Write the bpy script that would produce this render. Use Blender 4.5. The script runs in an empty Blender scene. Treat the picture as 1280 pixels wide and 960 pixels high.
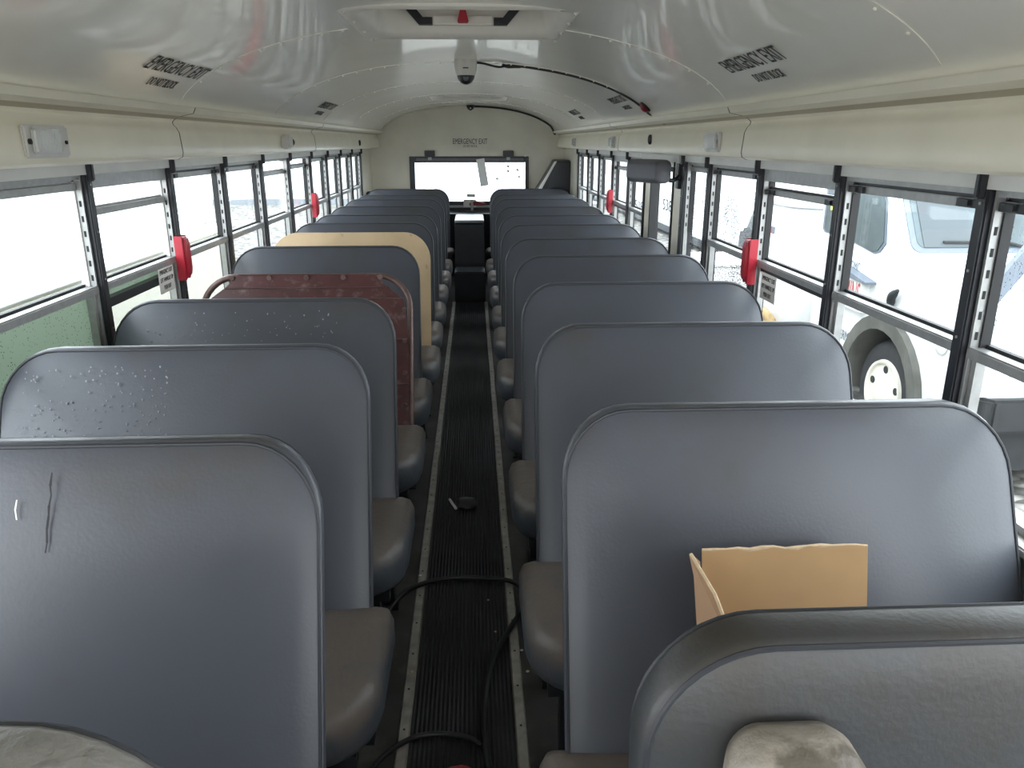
import bpy, bmesh, math, random
from mathutils import Vector, Matrix
random.seed(7)
PI = math.pi
SC = bpy.context.scene
COL = SC.collection
D = bpy.data

# ------------------------------------------------------------------ materials
def mat(name, color=(.5, .5, .5), rough=.5, metal=0., noise=0., nscale=20., bump=0., bscale=60., emit=None, spec=.5,
        dirt=None, dscale=4., dlo=.5, dhi=.7, dz=None, coat=0., rnd=0.):
    """procedural principled material: colour variation, bump, optional dirt patches"""
    m = D.materials.new(name); m.use_nodes = True
    N = m.node_tree.nodes; L = m.node_tree.links
    b = N['Principled BSDF']
    b.inputs['Roughness'].default_value = rough
    b.inputs['Metallic'].default_value = metal
    b.inputs['Specular IOR Level'].default_value = spec
    b.inputs['Coat Weight'].default_value = coat
    b.inputs['Base Color'].default_value = (*color, 1)
    tc = N.new('ShaderNodeTexCoord')
    vec = tc.outputs['Object']
    if rnd:
        oi = N.new('ShaderNodeObjectInfo')
        add = N.new('ShaderNodeVectorMath'); add.operation = 'MULTIPLY_ADD'
        comb = N.new('ShaderNodeCombineXYZ')
        for k in range(3): L.new(oi.outputs['Random'], comb.inputs[k])
        add.inputs[1].default_value = (9, 9, 9)
        L.new(comb.outputs[0], add.inputs[0]); L.new(vec, add.inputs[2])
        vec = add.outputs[0]
    cur = None
    if noise or dirt or rnd:
        rgb = N.new('ShaderNodeRGB'); rgb.outputs[0].default_value = (*color, 1); cur = rgb.outputs[0]
    if noise:
        n = N.new('ShaderNodeTexNoise'); n.inputs['Scale'].default_value = nscale; n.inputs['Detail'].default_value = 5
        L.new(vec, n.inputs['Vector'])
        r = N.new('ShaderNodeMapRange'); r.inputs[1].default_value = .25; r.inputs[2].default_value = .75
        r.inputs[3].default_value = 1 - noise; r.inputs[4].default_value = 1 + noise
        L.new(n.outputs['Fac'], r.inputs[0])
        mx = N.new('ShaderNodeVectorMath'); mx.operation = 'SCALE'
        L.new(cur, mx.inputs[0]); L.new(r.outputs[0], mx.inputs['Scale']); cur = mx.outputs[0]
    if rnd:
        r = N.new('ShaderNodeMapRange'); r.inputs[3].default_value = 1 - rnd; r.inputs[4].default_value = 1 + rnd
        L.new(oi.outputs['Random'], r.inputs[0])
        mx = N.new('ShaderNodeVectorMath'); mx.operation = 'SCALE'
        L.new(cur, mx.inputs[0]); L.new(r.outputs[0], mx.inputs['Scale']); cur = mx.outputs[0]
    if dirt:
        n = N.new('ShaderNodeTexNoise'); n.inputs['Scale'].default_value = dscale; n.inputs['Detail'].default_value = 6
        n.inputs['Roughness'].default_value = .6
        L.new(vec, n.inputs['Vector'])
        val = n.outputs['Fac']
        if dz:   # more grime where hands and shoulders rub: (z low, z high, amount)
            sx = N.new('ShaderNodeSeparateXYZ'); L.new(tc.outputs['Object'], sx.inputs[0])
            r = N.new('ShaderNodeMapRange'); r.inputs[1].default_value = dz[0]; r.inputs[2].default_value = dz[1]
            r.inputs[3].default_value = 0; r.inputs[4].default_value = dz[2]
            L.new(sx.outputs['Z'], r.inputs[0])
            a = N.new('ShaderNodeMath'); L.new(val, a.inputs[0]); L.new(r.outputs[0], a.inputs[1]); val = a.outputs[0]
        r = N.new('ShaderNodeMapRange'); r.inputs[1].default_value = dlo; r.inputs[2].default_value = dhi
        L.new(val, r.inputs[0])
        mx = N.new('ShaderNodeMix'); mx.data_type = 'RGBA'
        L.new(r.outputs[0], mx.inputs[0]); L.new(cur, mx.inputs[6]); mx.inputs[7].default_value = (*dirt, 1); cur = mx.outputs[2]
    if cur is not None: L.new(cur, b.inputs['Base Color'])
    if bump:
        n = N.new('ShaderNodeTexNoise'); n.inputs['Scale'].default_value = bscale; n.inputs['Detail'].default_value = 4
        L.new(vec, n.inputs['Vector'])
        bp = N.new('ShaderNodeBump'); bp.inputs['Strength'].default_value = bump; bp.inputs['Distance'].default_value = .01
        L.new(n.outputs['Fac'], bp.inputs['Height']); L.new(bp.outputs[0], b.inputs['Normal'])
    return m

def wave_bump(m, scale, direction, strength, dist=.01):
    N = m.node_tree.nodes; L = m.node_tree.links
    tc = N.new('ShaderNodeTexCoord'); w = N.new('ShaderNodeTexWave'); w.bands_direction = direction
    w.inputs['Scale'].default_value = scale; w.inputs['Distortion'].default_value = 0
    L.new(tc.outputs['Object'], w.inputs['Vector'])
    bp = N.new('ShaderNodeBump'); bp.inputs['Strength'].default_value = strength; bp.inputs['Distance'].default_value = dist
    L.new(w.outputs['Fac'], bp.inputs['Height']); L.new(bp.outputs[0], N['Principled BSDF'].inputs['Normal'])

def glass(name, tint=(.96, .98, .98), rough=.02, drops=0., film=0., filmcol=(.5, .5, .5)):
    m = D.materials.new(name); m.use_nodes = True
    N = m.node_tree.nodes; L = m.node_tree.links; N.clear()
    out = N.new('ShaderNodeOutputMaterial')
    tr = N.new('ShaderNodeBsdfTransparent'); tr.inputs[0].default_value = (*tint, 1)
    gl = N.new('ShaderNodeBsdfGlossy'); gl.inputs['Roughness'].default_value = rough; gl.inputs[0].default_value = (1, 1, 1, 1)
    lw = N.new('ShaderNodeLayerWeight'); lw.inputs['Blend'].default_value = .5
    pw = N.new('ShaderNodeMath'); pw.operation = 'POWER'; pw.inputs[1].default_value = 5; L.new(lw.outputs['Facing'], pw.inputs[0])
    fr = N.new('ShaderNodeMath'); fr.operation = 'MULTIPLY_ADD'; fr.inputs[1].default_value = .5; fr.inputs[2].default_value = .03; L.new(pw.outputs[0], fr.inputs[0])
    mx = N.new('ShaderNodeMixShader')
    L.new(fr.outputs[0], mx.inputs[0]); L.new(tr.outputs[0], mx.inputs[1]); L.new(gl.outputs[0], mx.inputs[2])
    cur = mx.outputs[0]
    tc = N.new('ShaderNodeTexCoord')
    if film:
        df = N.new('ShaderNodeBsdfDiffuse'); df.inputs[0].default_value = (*filmcol, 1)
        tl = N.new('ShaderNodeBsdfTranslucent'); tl.inputs[0].default_value = (*filmcol, 1)
        m1 = N.new('ShaderNodeMixShader'); m1.inputs[0].default_value = .5
        L.new(df.outputs[0], m1.inputs[1]); L.new(tl.outputs[0], m1.inputs[2])
        m2 = N.new('ShaderNodeMixShader'); m2.inputs[0].default_value = film
        L.new(cur, m2.inputs[1]); L.new(m1.outputs[0], m2.inputs[2]); cur = m2.outputs[0]
    if drops:
        v = N.new('ShaderNodeTexVoronoi'); v.inputs['Scale'].default_value = 105; v.inputs['Randomness'].default_value = 1
        L.new(tc.outputs['Object'], v.inputs['Vector'])
        n = N.new('ShaderNodeTexNoise'); n.inputs['Scale'].default_value = 5; L.new(tc.outputs['Object'], n.inputs['Vector'])
        mu = N.new('ShaderNodeMath'); mu.operation = 'MULTIPLY'; L.new(n.outputs[0], mu.inputs[0]); mu.inputs[1].default_value = drops
        lt = N.new('ShaderNodeMath'); lt.operation = 'LESS_THAN'; L.new(v.outputs['Distance'], lt.inputs[0]); L.new(mu.outputs[0], lt.inputs[1])
        ml = N.new('ShaderNodeMath'); ml.operation = 'MULTIPLY'; L.new(lt.outputs[0], ml.inputs[0]); ml.inputs[1].default_value = .85
        df = N.new('ShaderNodeBsdfTransparent'); df.inputs[0].default_value = (.045, .05, .055, 1)
        m3 = N.new('ShaderNodeMixShader'); L.new(ml.outputs[0], m3.inputs[0]); L.new(cur, m3.inputs[1]); L.new(df.outputs[0], m3.inputs[2]); cur = m3.outputs[0]
    L.new(cur, out.inputs[0])
    return m

M = {}
VB = (.062, .067, .082)
M['vinyl'] = mat('blue_grey_vinyl', VB, .37, noise=.07, nscale=3, bump=.04, bscale=160, dirt=(.054, .050, .045), dscale=3.5, dlo=.62, dhi=.9, dz=(.8, 1.03, .16), rnd=.07)
M['vinyl_dirty'] = mat('soiled_blue_grey_vinyl', (.036, .039, .043), .45, noise=.08, nscale=3, bump=.08, bscale=110, dirt=(.034, .028, .021), dscale=4.5, dlo=.48, dhi=.78, dz=(.85, 1.03, .22))
M['cushion'] = mat('worn_seat_vinyl', (.050, .056, .066), .5, noise=.12, nscale=8, bump=.25, bscale=35, dirt=(.098, .080, .068), dscale=6, dlo=.55, dhi=.85, dz=(.36, .425, .42), rnd=.1)
M['piping'] = mat('dark_piping', (.026, .028, .034), .55)
M['tan_leather'] = mat('soiled_grey_tan_vinyl', (.27, .24, .20), .5, noise=.2, nscale=9, bump=.4, bscale=45, dirt=(.10, .085, .065), dscale=9, dlo=.5, dhi=.62)
M['wrinkled'] = mat('wrinkled_grey_vinyl', (.20, .19, .175), .38, noise=.18, nscale=8, bump=.7, bscale=38, dirt=(.09, .08, .07), dscale=5, dlo=.45, dhi=.7)
M['black_metal'] = mat('black_painted_metal', (.012, .013, .016), .4, noise=.3, nscale=30)
M['post'] = mat('black_window_post', (.016, .017, .022), .42, noise=.2, nscale=25)
M['rubber'] = mat('black_rubber', (.012, .012, .013), .6)
M['alu'] = mat('brushed_aluminium', (.36, .36, .355), .42, .6, noise=.12, nscale=40)
M['alu_trim'] = mat('worn_floor_trim', (.42, .40, .36), .5, .6, noise=.3, nscale=25)
M['slot'] = mat('dark_slot', (.02, .02, .02), .8)
M['ceiling'] = mat('glossy_cream_ceiling_paint', (.85, .82, .73), .24, noise=.05, nscale=2, bump=.04, bscale=8, spec=.9, coat=.3)
M['duct'] = mat('cream_duct_cover', (.86, .81, .67), .35, noise=.05, nscale=5, bump=.03, bscale=20)
M['duct_joint'] = mat('shade_tan_joint_strip', (.50, .44, .33), .5)  # tan carries the shade of the groove beside the ceiling
M['header'] = mat('pale_grey_header_panel', (.72, .72, .70), .5, noise=.08, nscale=6)
M['wallpaint'] = mat('grey_green_wall_panel', (.20, .24, .23), .5, noise=.12, nscale=8)
M['rearpaint'] = mat('cream_rear_wall', (.74, .70, .59), .45, noise=.08, nscale=4)
M['rivet'] = mat('rivet_paint', (.5, .5, .47), .3)
M['floor'] = mat('dark_rubber_floor', (.045, .043, .04), .55, noise=.3, nscale=10, dirt=(.11, .10, .085), dscale=5, dlo=.55, dhi=.8)
M['aisle'] = mat('ribbed_black_aisle_rubber', (.022, .022, .023), .5, noise=.25, nscale=12, dirt=(.06, .056, .05), dscale=6, dlo=.62, dhi=.9)
wave_bump(M['aisle'], 26, 'X', .8, .006)
M['plywood'] = mat('bare_plywood', (.56, .41, .25), .65, noise=.12, nscale=6, bump=.1, bscale=80, dirt=(.30, .19, .11), dscale=13, dlo=.64, dhi=.70)
M['card'] = mat('corrugated_cardboard', (.43, .27, .13), .8, noise=.07, nscale=10)
M['card_edge'] = mat('torn_cardboard_edge', (.60, .46, .30), .9, noise=.2, nscale=60)
M['card_side'] = mat('cardboard_outer_side', (.36, .22, .13), .8, noise=.08, nscale=10)
M['maroon'] = mat('maroon_painted_steel', (.085, .027, .027), .36, noise=.25, nscale=14, dirt=(.26, .19, .18), dscale=26, dlo=.55, dhi=.85)  # pale dirt patches put the steel's glitter into its colour
M['maroon_tube'] = mat('worn_maroon_tube', (.16, .10, .09), .35, .3, noise=.3, nscale=18)
M['red'] = mat('red_plastic', (.42, .012, .03), .35)
M['darkred'] = mat('dark_red_lens', (.20, .01, .015), .3)
M['white'] = mat('white_plastic', (.62, .60, .56), .4, noise=.04, nscale=10)
M['hatch'] = mat('off_white_hatch_plastic', (.80, .76, .70), .42, noise=.06, nscale=8)
M['lens'] = mat('frosted_light_lens', (.62, .62, .60), .25, noise=.12, nscale=12, bump=.2, bscale=90)
M['foil'] = mat('silver_foil_strip', (.8, .8, .8), .2, .9, bump=.6, bscale=70)
M['pad'] = mat('grey_padded_vinyl', (.10, .10, .115), .5, noise=.1, nscale=20)
M['ink'] = mat('black_lettering', (.015, .015, .015), .6)
M['ink_soft'] = mat('faded_blue_grey_lettering', (.10, .12, .15), .6)
M['ink_red'] = mat('faded_red_lettering', (.45, .05, .05), .6)
M['paper'] = mat('white_paper_label', (.78, .77, .73), .7, noise=.06, nscale=40)
M['greypaper'] = mat('grey_paper_tag', (.75, .75, .73), .8)
M['darkpanel'] = mat('dark_engine_cover', (.03, .033, .042), .5, noise=.2, nscale=8)
M['ledge'] = mat('pale_grey_rear_ledge', (.45, .46, .48), .4, noise=.1, nscale=10)
M['scuff'] = mat('dark_scratch', (.015, .014, .018), .7)
M['brownrag'] = mat('brown_grey_cloth', (.10, .08, .075), .9, noise=.2, nscale=20, bump=.5, bscale=30)
M['hose'] = mat('black_hose', (.012, .012, .013), .45)
M['glass'] = glass('clear_window_glass')
M['glass_drops'] = glass('rain_spotted_glass', drops=.62)
M['glass_some'] = glass('lightly_spotted_glass', drops=.30)
M['glass_green'] = glass('green_tinted_pane', tint=(.32, .37, .33), drops=.34, film=.75, filmcol=(.36, .42, .35))
M['glass_milky'] = glass('hazy_lower_pane', tint=(.8, .82, .80), drops=.12, film=.18, filmcol=(.6, .6, .56))
# outside
M['gravel'] = mat('pale_gravel', (.42, .40, .36), .9)
def _gravel():
    m = M['gravel']; N = m.node_tree.nodes; L = m.node_tree.links
    tc = N.new('ShaderNodeTexCoord')
    v = N.new('ShaderNodeTexVoronoi'); v.inputs['Scale'].default_value = 8; L.new(tc.outputs['Object'], v.inputs['Vector'])
    n = N.new('ShaderNodeTexNoise'); n.inputs['Scale'].default_value = .35; n.inputs['Detail'].default_value = 5; L.new(tc.outputs['Object'], n.inputs['Vector'])
    sp = N.new('ShaderNodeSeparateColor'); L.new(v.outputs['Color'], sp.inputs[0])
    r = N.new('ShaderNodeMapRange'); r.inputs[3].default_value = .06; r.inputs[4].default_value = .52; L.new(sp.outputs[0], r.inputs[0])
    e = N.new('ShaderNodeMapRange'); e.inputs[1].default_value = .0; e.inputs[2].default_value = .75; e.inputs[3].default_value = 1.1; e.inputs[4].default_value = .25
    L.new(v.outputs['Distance'], e.inputs[0])
    mu = N.new('ShaderNodeMath'); mu.operation = 'MULTIPLY'; L.new(r.outputs[0], mu.inputs[0]); L.new(e.outputs[0], mu.inputs[1])
    mu2 = N.new('ShaderNodeMath'); mu2.operation = 'MULTIPLY_ADD'; L.new(n.outputs[0], mu2.inputs[0]); mu2.inputs[1].default_value = .10; L.new(mu.outputs[0], mu2.inputs[2])
    vm = N.new('ShaderNodeVectorMath'); vm.operation = 'SCALE'; vm.inputs[0].default_value = (1, .95, .86); L.new(mu2.outputs[0], vm.inputs['Scale'])
    L.new(vm.outputs[0], N['Principled BSDF'].inputs['Base Color'])
    bp = N.new('ShaderNodeBump'); bp.inputs['Distance'].default_value = .04; bp.inputs['Strength'].default_value = .8; bp.invert = True
    L.new(v.outputs['Distance'], bp.inputs['Height']); L.new(bp.outputs[0], N['Principled BSDF'].inputs['Normal'])
_gravel()
M['truck_white'] = mat('white_truck_paint', (.78, .80, .81), .3, noise=.02, nscale=3, coat=.3)
M['truck_glass'] = mat('truck_window_glass', (.055, .075, .080), .15, noise=.5, nscale=2.2, spec=.45)
M['glare'] = mat('painted_glare', (.075, .088, .095), .4, spec=.2)  # glare on the truck windscreen, painted as a pale patch
M['gasket'] = mat('grey_window_gasket', (.12, .14, .17), .6)
M['tyre'] = mat('tyre_rubber', (.022, .022, .024), .75, noise=.3, nscale=14)
M['rim'] = mat('cream_wheel_rim', (.72, .68, .60), .4)
M['arch'] = mat('dusty_wheel_arch', (.085, .082, .07), .85, noise=.35, nscale=5)
M['dark_under'] = mat('dark_undercarriage', (.010, .011, .012), .7, noise=.5, nscale=7)
M['tank'] = mat('white_tank_paint', (.80, .79, .78), .4)
M['cream_trailer'] = mat('cream_trailer_paint', (.62, .60, .52), .5, noise=.04, nscale=2)
M['building'] = mat('white_metal_cladding', (.74, .77, .79), .6)
wave_bump(M['building'], 3, 'X', .4, .05)
M['blueband'] = mat('blue_grey_base_band', (.21, .235, .26), .7)
M['roofgrey'] = mat('dark_grey_car_body', (.028, .034, .04), .5, noise=.3, nscale=2)
M['ochre'] = mat('rusty_ochre_pipe', (.42, .28, .12), .7, noise=.4, nscale=12)
M['yellowgreen'] = mat('yellow_green_strap', (.50, .58, .10), .6)

# ------------------------------------------------------------------ mesh helpers
def box(bm, x0, x1, y0, y1, z0, z1, mi=0):
    vs = [bm.verts.new((x, y, z)) for x in (x0, x1) for y in (y0, y1) for z in (z0, z1)]
    for f in ((0, 1, 3, 2), (4, 6, 7, 5), (0, 4, 5, 1), (2, 3, 7, 6), (0, 2, 6, 4), (1, 5, 7, 3)):
        bm.faces.new([vs[i] for i in f]).material_index = mi
    return vs

def prism(bm, pts, axis, a, b, mi=0):
    """extrude a 2D polygon along an axis from a to b; pts are the two other coordinates in xyz order"""
    def P(p, t):
        return {0: (t, p[0], p[1]), 1: (p[0], t, p[1]), 2: (p[0], p[1], t)}[axis]
    A = [bm.verts.new(P(p, a)) for p in pts]; B = [bm.verts.new(P(p, b)) for p in pts]
    n = len(pts); fs = []
    for i in range(n):
        fs.append(bm.faces.new((A[i], A[(i + 1) % n], B[(i + 1) % n], B[i])))
    fs.append(bm.faces.new(A[::-1])); fs.append(bm.faces.new(B))
    for f in fs: f.material_index = mi
    return A + B

def smooth_path(pts, n=6):
    P = [Vector(p) for p in pts]
    if len(P) < 3: return P
    P = [P[0] * 2 - P[1]] + P + [P[-1] * 2 - P[-2]]
    out = []
    for i in range(1, len(P) - 2):
        for k in range(n):
            t = k / n
            a, b, c, d = P[i - 1:i + 3]
            out.append(.5 * ((2 * b) + (c - a) * t + (2 * a - 5 * b + 4 * c - d) * t * t + (3 * b - a - 3 * c + d) * t ** 3))
    out.append(P[-2]); return out

def tube(bm, pts, r, seg=8, closed=False, cap=True):
    P = [Vector(p) for p in pts]; n = len(P); rings = []
    nrm = None
    for i in range(n):
        if closed: t = P[(i + 1) % n] - P[i - 1]
        else: t = P[min(i + 1, n - 1)] - P[max(i - 1, 0)]
        t.normalize()
        if nrm is None:
            nrm = t.orthogonal().normalized()
        else:
            nrm = (nrm - t * nrm.dot(t))
            nrm = nrm.normalized() if nrm.length > 1e-6 else t.orthogonal().normalized()
        bi = t.cross(nrm)
        rr = r[i] if isinstance(r, (list, tuple)) else r
        rings.append([bm.verts.new(P[i] + (nrm * math.cos(2 * PI * k / seg) + bi * math.sin(2 * PI * k / seg)) * rr) for k in range(seg)])
    for i in range(n if closed else n - 1):
        A, B = rings[i], rings[(i + 1) % n]
        for k in range(seg):
            bm.faces.new((A[k], A[(k + 1) % seg], B[(k + 1) % seg], B[k]))
    if cap and not closed:
        bm.faces.new(rings[0][::-1]); bm.faces.new(rings[-1])

def lathe(bm, prof, c=(0, 0, 0), axis='Z', seg=24, mi=0):
    rings = []
    for r, h in prof:
        ring = []
        for k in range(seg):
            a = 2 * PI * k / seg
            u, v = r * math.cos(a), r * math.sin(a)
            p = {'Z': (u, v, h), 'X': (h, u, v), 'Y': (u, h, v)}[axis]
            ring.append(bm.verts.new((p[0] + c[0], p[1] + c[1], p[2] + c[2])))
        rings.append(ring)
    for A, B in zip(rings, rings[1:]):
        for k in range(seg):
            bm.faces.new((A[k], A[(k + 1) % seg], B[(k + 1) % seg], B[k])).material_index = mi
    if prof[0][0] > 1e-5: bm.faces.new(rings[0][::-1]).material_index = mi
    if prof[-1][0] > 1e-5: bm.faces.new(rings[-1]).material_index = mi

def rrect(hw, hh, r, n=6, cx=0, cy=0):
    """rounded rectangle outline, r = radius or four radii (++, -+, --, +-)"""
    rs = r if isinstance(r, (list, tuple)) else [r] * 4
    out = []
    for q, (sx, sy) in enumerate(((1, 1), (-1, 1), (-1, -1), (1, -1))):
        rr = max(.001, min(rs[q], hw, hh))
        ox, oy = sx * (hw - rr), sy * (hh - rr)
        for k in range(n + 1):
            a = q * PI / 2 + k / n * PI / 2
            out.append((cx + ox + rr * math.cos(a), cy + oy + rr * math.sin(a)))
    return out

def rings_mesh(bm, rings, cap0=True, cap1=True):
    R = [[bm.verts.new(p) for p in ring] for ring in rings]
    n = len(R[0])
    for A, B in zip(R, R[1:]):
        for k in range(n):
            bm.faces.new((A[k], A[(k + 1) % n], B[(k + 1) % n], B[k]))
    if cap0: bm.faces.new(R[0][::-1])
    if cap1: bm.faces.new(R[-1])

def obj(name, bm, m, parent=None, smooth=False, bevel=0, loc=None):
    bmesh.ops.recalc_face_normals(bm, faces=bm.faces)
    if bevel:
        es = [e for e in bm.edges if len(e.link_faces) == 2 and e.calc_face_angle(0) > .6]
        bmesh.ops.bevel(bm, geom=es, offset=bevel, segments=2, affect='EDGES', clamp_overlap=True)
    me = D.meshes.new(name); bm.to_mesh(me); bm.free()
    for x in (m if isinstance(m, (list, tuple)) else [m]): me.materials.append(x)
    if smooth:
        me.polygons.foreach_set('use_smooth', [True] * len(me.polygons))
        me.set_sharp_from_angle(angle=math.radians(48))
    o = D.objects.new(name, me); COL.objects.link(o)
    if parent: o.parent = parent
    if loc: o.location = loc
    return o

def tag(o, label=None, cat=None, group=None, kind=None):
    if label: o['label'] = label
    if cat: o['category'] = cat
    if group: o['group'] = group
    if kind: o['kind'] = kind
    return o

def thing(name, label, cat, loc=(0, 0, 0), group=None, kind=None, rotz=0):
    o = D.objects.new(name, None); COL.objects.link(o); o.location = loc; o.rotation_euler.z = rotz
    o.empty_display_size = .1
    return tag(o, label, cat, group, kind)

def copy_tree(o, parent=None):
    c = o.copy(); COL.objects.link(c)
    if parent: c.parent = parent
    for ch in list(o.children): copy_tree(ch, c)
    return c

def NB(): return bmesh.new()

def text_obj(body, name, m, origin, xa, ya, width, height, parent=None, ext=.0006, space=1.0):
    """flat lettering: origin = centre, xa/ya = reading and up directions"""
    cu = D.curves.new(name, 'FONT'); cu.body = body; cu.align_x = 'CENTER'; cu.align_y = 'CENTER'; cu.extrude = ext; cu.resolution_u = 2
    cu.space_character = space
    tmp = D.objects.new('tmp', cu); COL.objects.link(tmp)
    bpy.context.view_layer.update()
    dg = bpy.context.evaluated_depsgraph_get()
    me = D.meshes.new_from_object(tmp.evaluated_get(dg)); me.name = name
    D.objects.remove(tmp)
    xs = [v.co.x for v in me.vertices]; ys = [v.co.y for v in me.vertices]
    sx = width / (max(xs) - min(xs)); sy = height / (max(ys) - min(ys))
    cx = (max(xs) + min(xs)) / 2; cy = (max(ys) + min(ys)) / 2
    xa = Vector(xa).normalized(); ya = Vector(ya).normalized(); za = xa.cross(ya)
    for v in me.vertices:
        v.co = xa * ((v.co.x - cx) * sx) + ya * ((v.co.y - cy) * sy) + za * v.co.z
    me.materials.clear(); me.materials.append(m)
    o = D.objects.new(name, me); COL.objects.link(o); o.location = origin
    if parent: o.parent = parent
    return o

# ------------------------------------------------------------------ dimensions (floor z = 0, camera stands at x = y = 0)
CAMZ = 1.51
XC = -.05
XL, XR = -1.2, 1.1
YF, YB = -1.5, 9.35
GZ = -.95
def mir(x): return 2 * XC - x
def ceil_z(x):
    u = min(1, abs((x - XC) / 1.0))
    return 1.615 + .295 * (1 - u ** 2.3) ** .62
def ceil_n(x):   # direction up the slope towards the centre
    e = .01; s = -1 if x > XC else 1
    v = Vector((s * e, 0, ceil_z(x + s * e) - ceil_z(x))); return v.normalized()

# ------------------------------------------------------------------ shell
def struct(name, bm, m, **k):
    o = obj(name, bm, m, **k); o['kind'] = 'structure'; return o

bm = NB(); box(bm, XL - .08, XR + .08, YF, YB + .1, -.06, 0)
floor = struct('floor', bm, M['floor'])
bm = NB(); box(bm, -.185, .09, -1.2, 7.5, .0, .004)
struct('floor.001', bm, M['aisle'])
for k, x in enumerate((-.207, .107)):
    bm = NB()
    prism(bm, [(x - .016, .0), (x - .012, .007), (x + .012, .007), (x + .016, .0)], 1, -1.0, 7.5)
    y = .9
    while y < 7.4:
        lathe(bm, [(.0035, .0068), (.0035, .0078)], (x, y, 0), seg=6, mi=1); y += .16
    struct('trim_%d' % (k + 1), bm, [M['alu_trim'], M['slot']])

# ceiling: curved sheets with rivets along each joint
NX = 48
def ceil_pts(zoff=0):
    out = []
    for i in range(NX + 1):
        a = -1 + 2 * i / NX
        u = math.sin(a * PI / 2)
        x = XC + u
        out.append((x, ceil_z(x) + zoff))
    return out
SEAMS = [1.60 + 1.36 * k for k in range(6)]
edges = [YF] + [.24] + SEAMS + [YB]
HX0, HX1 = -.385, .325
HATCHES = [(2.60, 3.24), (7.25, 7.85)]
cp = ceil_pts()
bm = NB()
# split in y so hatch openings can be cut
ys = sorted(set(edges + [h for p in HATCHES for h in p]))
xs = [p[0] for p in cp]
def inx(x): return HX0 + .02 < x < HX1 - .02
grid = {}
for j, y in enumerate(ys):
    for i, (x, z) in enumerate(cp): grid[i, j] = bm.verts.new((x, y, z))
for j in range(len(ys) - 1):
    ym = (ys[j] + ys[j + 1]) / 2
    for i in range(NX):
        xm = (xs[i] + xs[i + 1]) / 2
        if any(a < ym < b for a, b in HATCHES) and inx(xm): continue
        bm.faces.new((grid[i, j], grid[i + 1, j], grid[i + 1, j + 1], grid[i, j + 1]))
ceiling = struct('ceiling', bm, M['ceiling'], smooth=True)
# laps and rivets
for s in [.24] + SEAMS:
    bm = NB()
    a = ceil_pts(-.0022); a = [p for p in a if abs(p[0] - XC) < .985]
    hol = any(h0 - .06 < s < h1 + .06 for h0, h1 in HATCHES)
    for i in range(len(a) - 1):
        if hol and HX0 - .03 < (a[i][0] + a[i + 1][0]) / 2 < HX1 + .03: continue
        vs = [bm.verts.new((p[0], y, p[1])) for p, y in ((a[i], s), (a[i + 1], s), (a[i + 1], s + .035), (a[i], s + .035))]
        bm.faces.new(vs)
    bmesh.ops.remove_doubles(bm, verts=bm.verts, dist=.0001)
    r = bmesh.ops.extrude_face_region(bm, geom=bm.faces[:])
    bmesh.ops.translate(bm, verts=[v for v in r['geom'] if isinstance(v, bmesh.types.BMVert)], vec=(0, 0, .004))
    n = 26
    for k in range(n):
        x = XC + .95 * (-1 + 2 * (k + .5) / n)
        z = ceil_z(x) - .003
        if hol and HX0 - .05 < x < HX1 + .05: continue
        ret = bmesh.ops.create_uvsphere(bm, u_segments=6, v_segments=4, radius=.0055, matrix=Matrix.Translation((x, s + .017, z)))
    struct('trim_lap', bm, M['ceiling'], smooth=True)['label'] = 'riveted lap joint across the ceiling'

# outer roof skin so no daylight leaks, with holes at the hatches
bm = NB()
for j in range(len(ys) - 1):
    ym = (ys[j] + ys[j + 1]) / 2
    hol = any(a < ym < b for a, b in HATCHES)
    for i in range(NX):
        xm = (xs[i] + xs[i + 1]) / 2
        if hol and inx(xm): continue
        q = [(xs[i], ys[j]), (xs[i + 1], ys[j]), (xs[i + 1], ys[j + 1]), (xs[i], ys[j + 1])]
        bm.faces.new([bm.verts.new((x * 1.04, y, ceil_z(x) + .05)) for x, y in q])
bmesh.ops.remove_doubles(bm, verts=bm.verts, dist=.0001)
struct('ceiling.001', bm, M['ceiling'])['label'] = 'outer roof skin'

# duct covers above the windows, in panels with a dark gap
prof = [(-1.02, 1.632), (-1.03, 1.612), (-1.085, 1.600), (-1.100, 1.592), (-1.110, 1.582), (-1.108, 1.572), (-1.098, 1.562), (-1.090, 1.545),
        (-1.084, 1.475), (-1.088, 1.458), (-1.105, 1.450), (-1.215, 1.450), (-1.26, 1.50), (-1.26, 1.66)]
seamsL = [YF, .35, 3.06, 5.62, YB]; seamsR = [YF, .2, 2.90, 5.42, YB]
for side, ss in (('left', seamsL), ('right', seamsR)):
    for k in range(len(ss) - 1):
        bm = NB()
        p = prof if side == 'left' else [(mir(x), z) for x, z in prof]
        prism(bm, p, 1, ss[k] + .002, ss[k + 1] - .002)
        struct('trim_duct_%s' % side, bm, M['duct'], smooth=True)
    bm = NB()
    q = [(-1.035, 1.618), (-1.105, 1.59), (-1.115, 1.575), (-1.098, 1.53), (-1.098, 1.46), (-1.2, 1.456), (-1.25, 1.6)]
    q = q if side == 'left' else [(mir(x), z) for x, z in q]
    for yy in ss[1:-1]:
        b2 = NB(); prism(b2, p, 1, yy - .0018, yy + .0018)
        for v in b2.verts: v.co.x += (.0012 if side == 'left' else -.0012); v.co.z -= .0006
        struct('trim_seam_%s' % side, b2, M['slot'])
    prism(bm, q, 1, YF, YB); struct('trim_joint_%s' % side, bm, M['duct_joint'])
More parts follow.
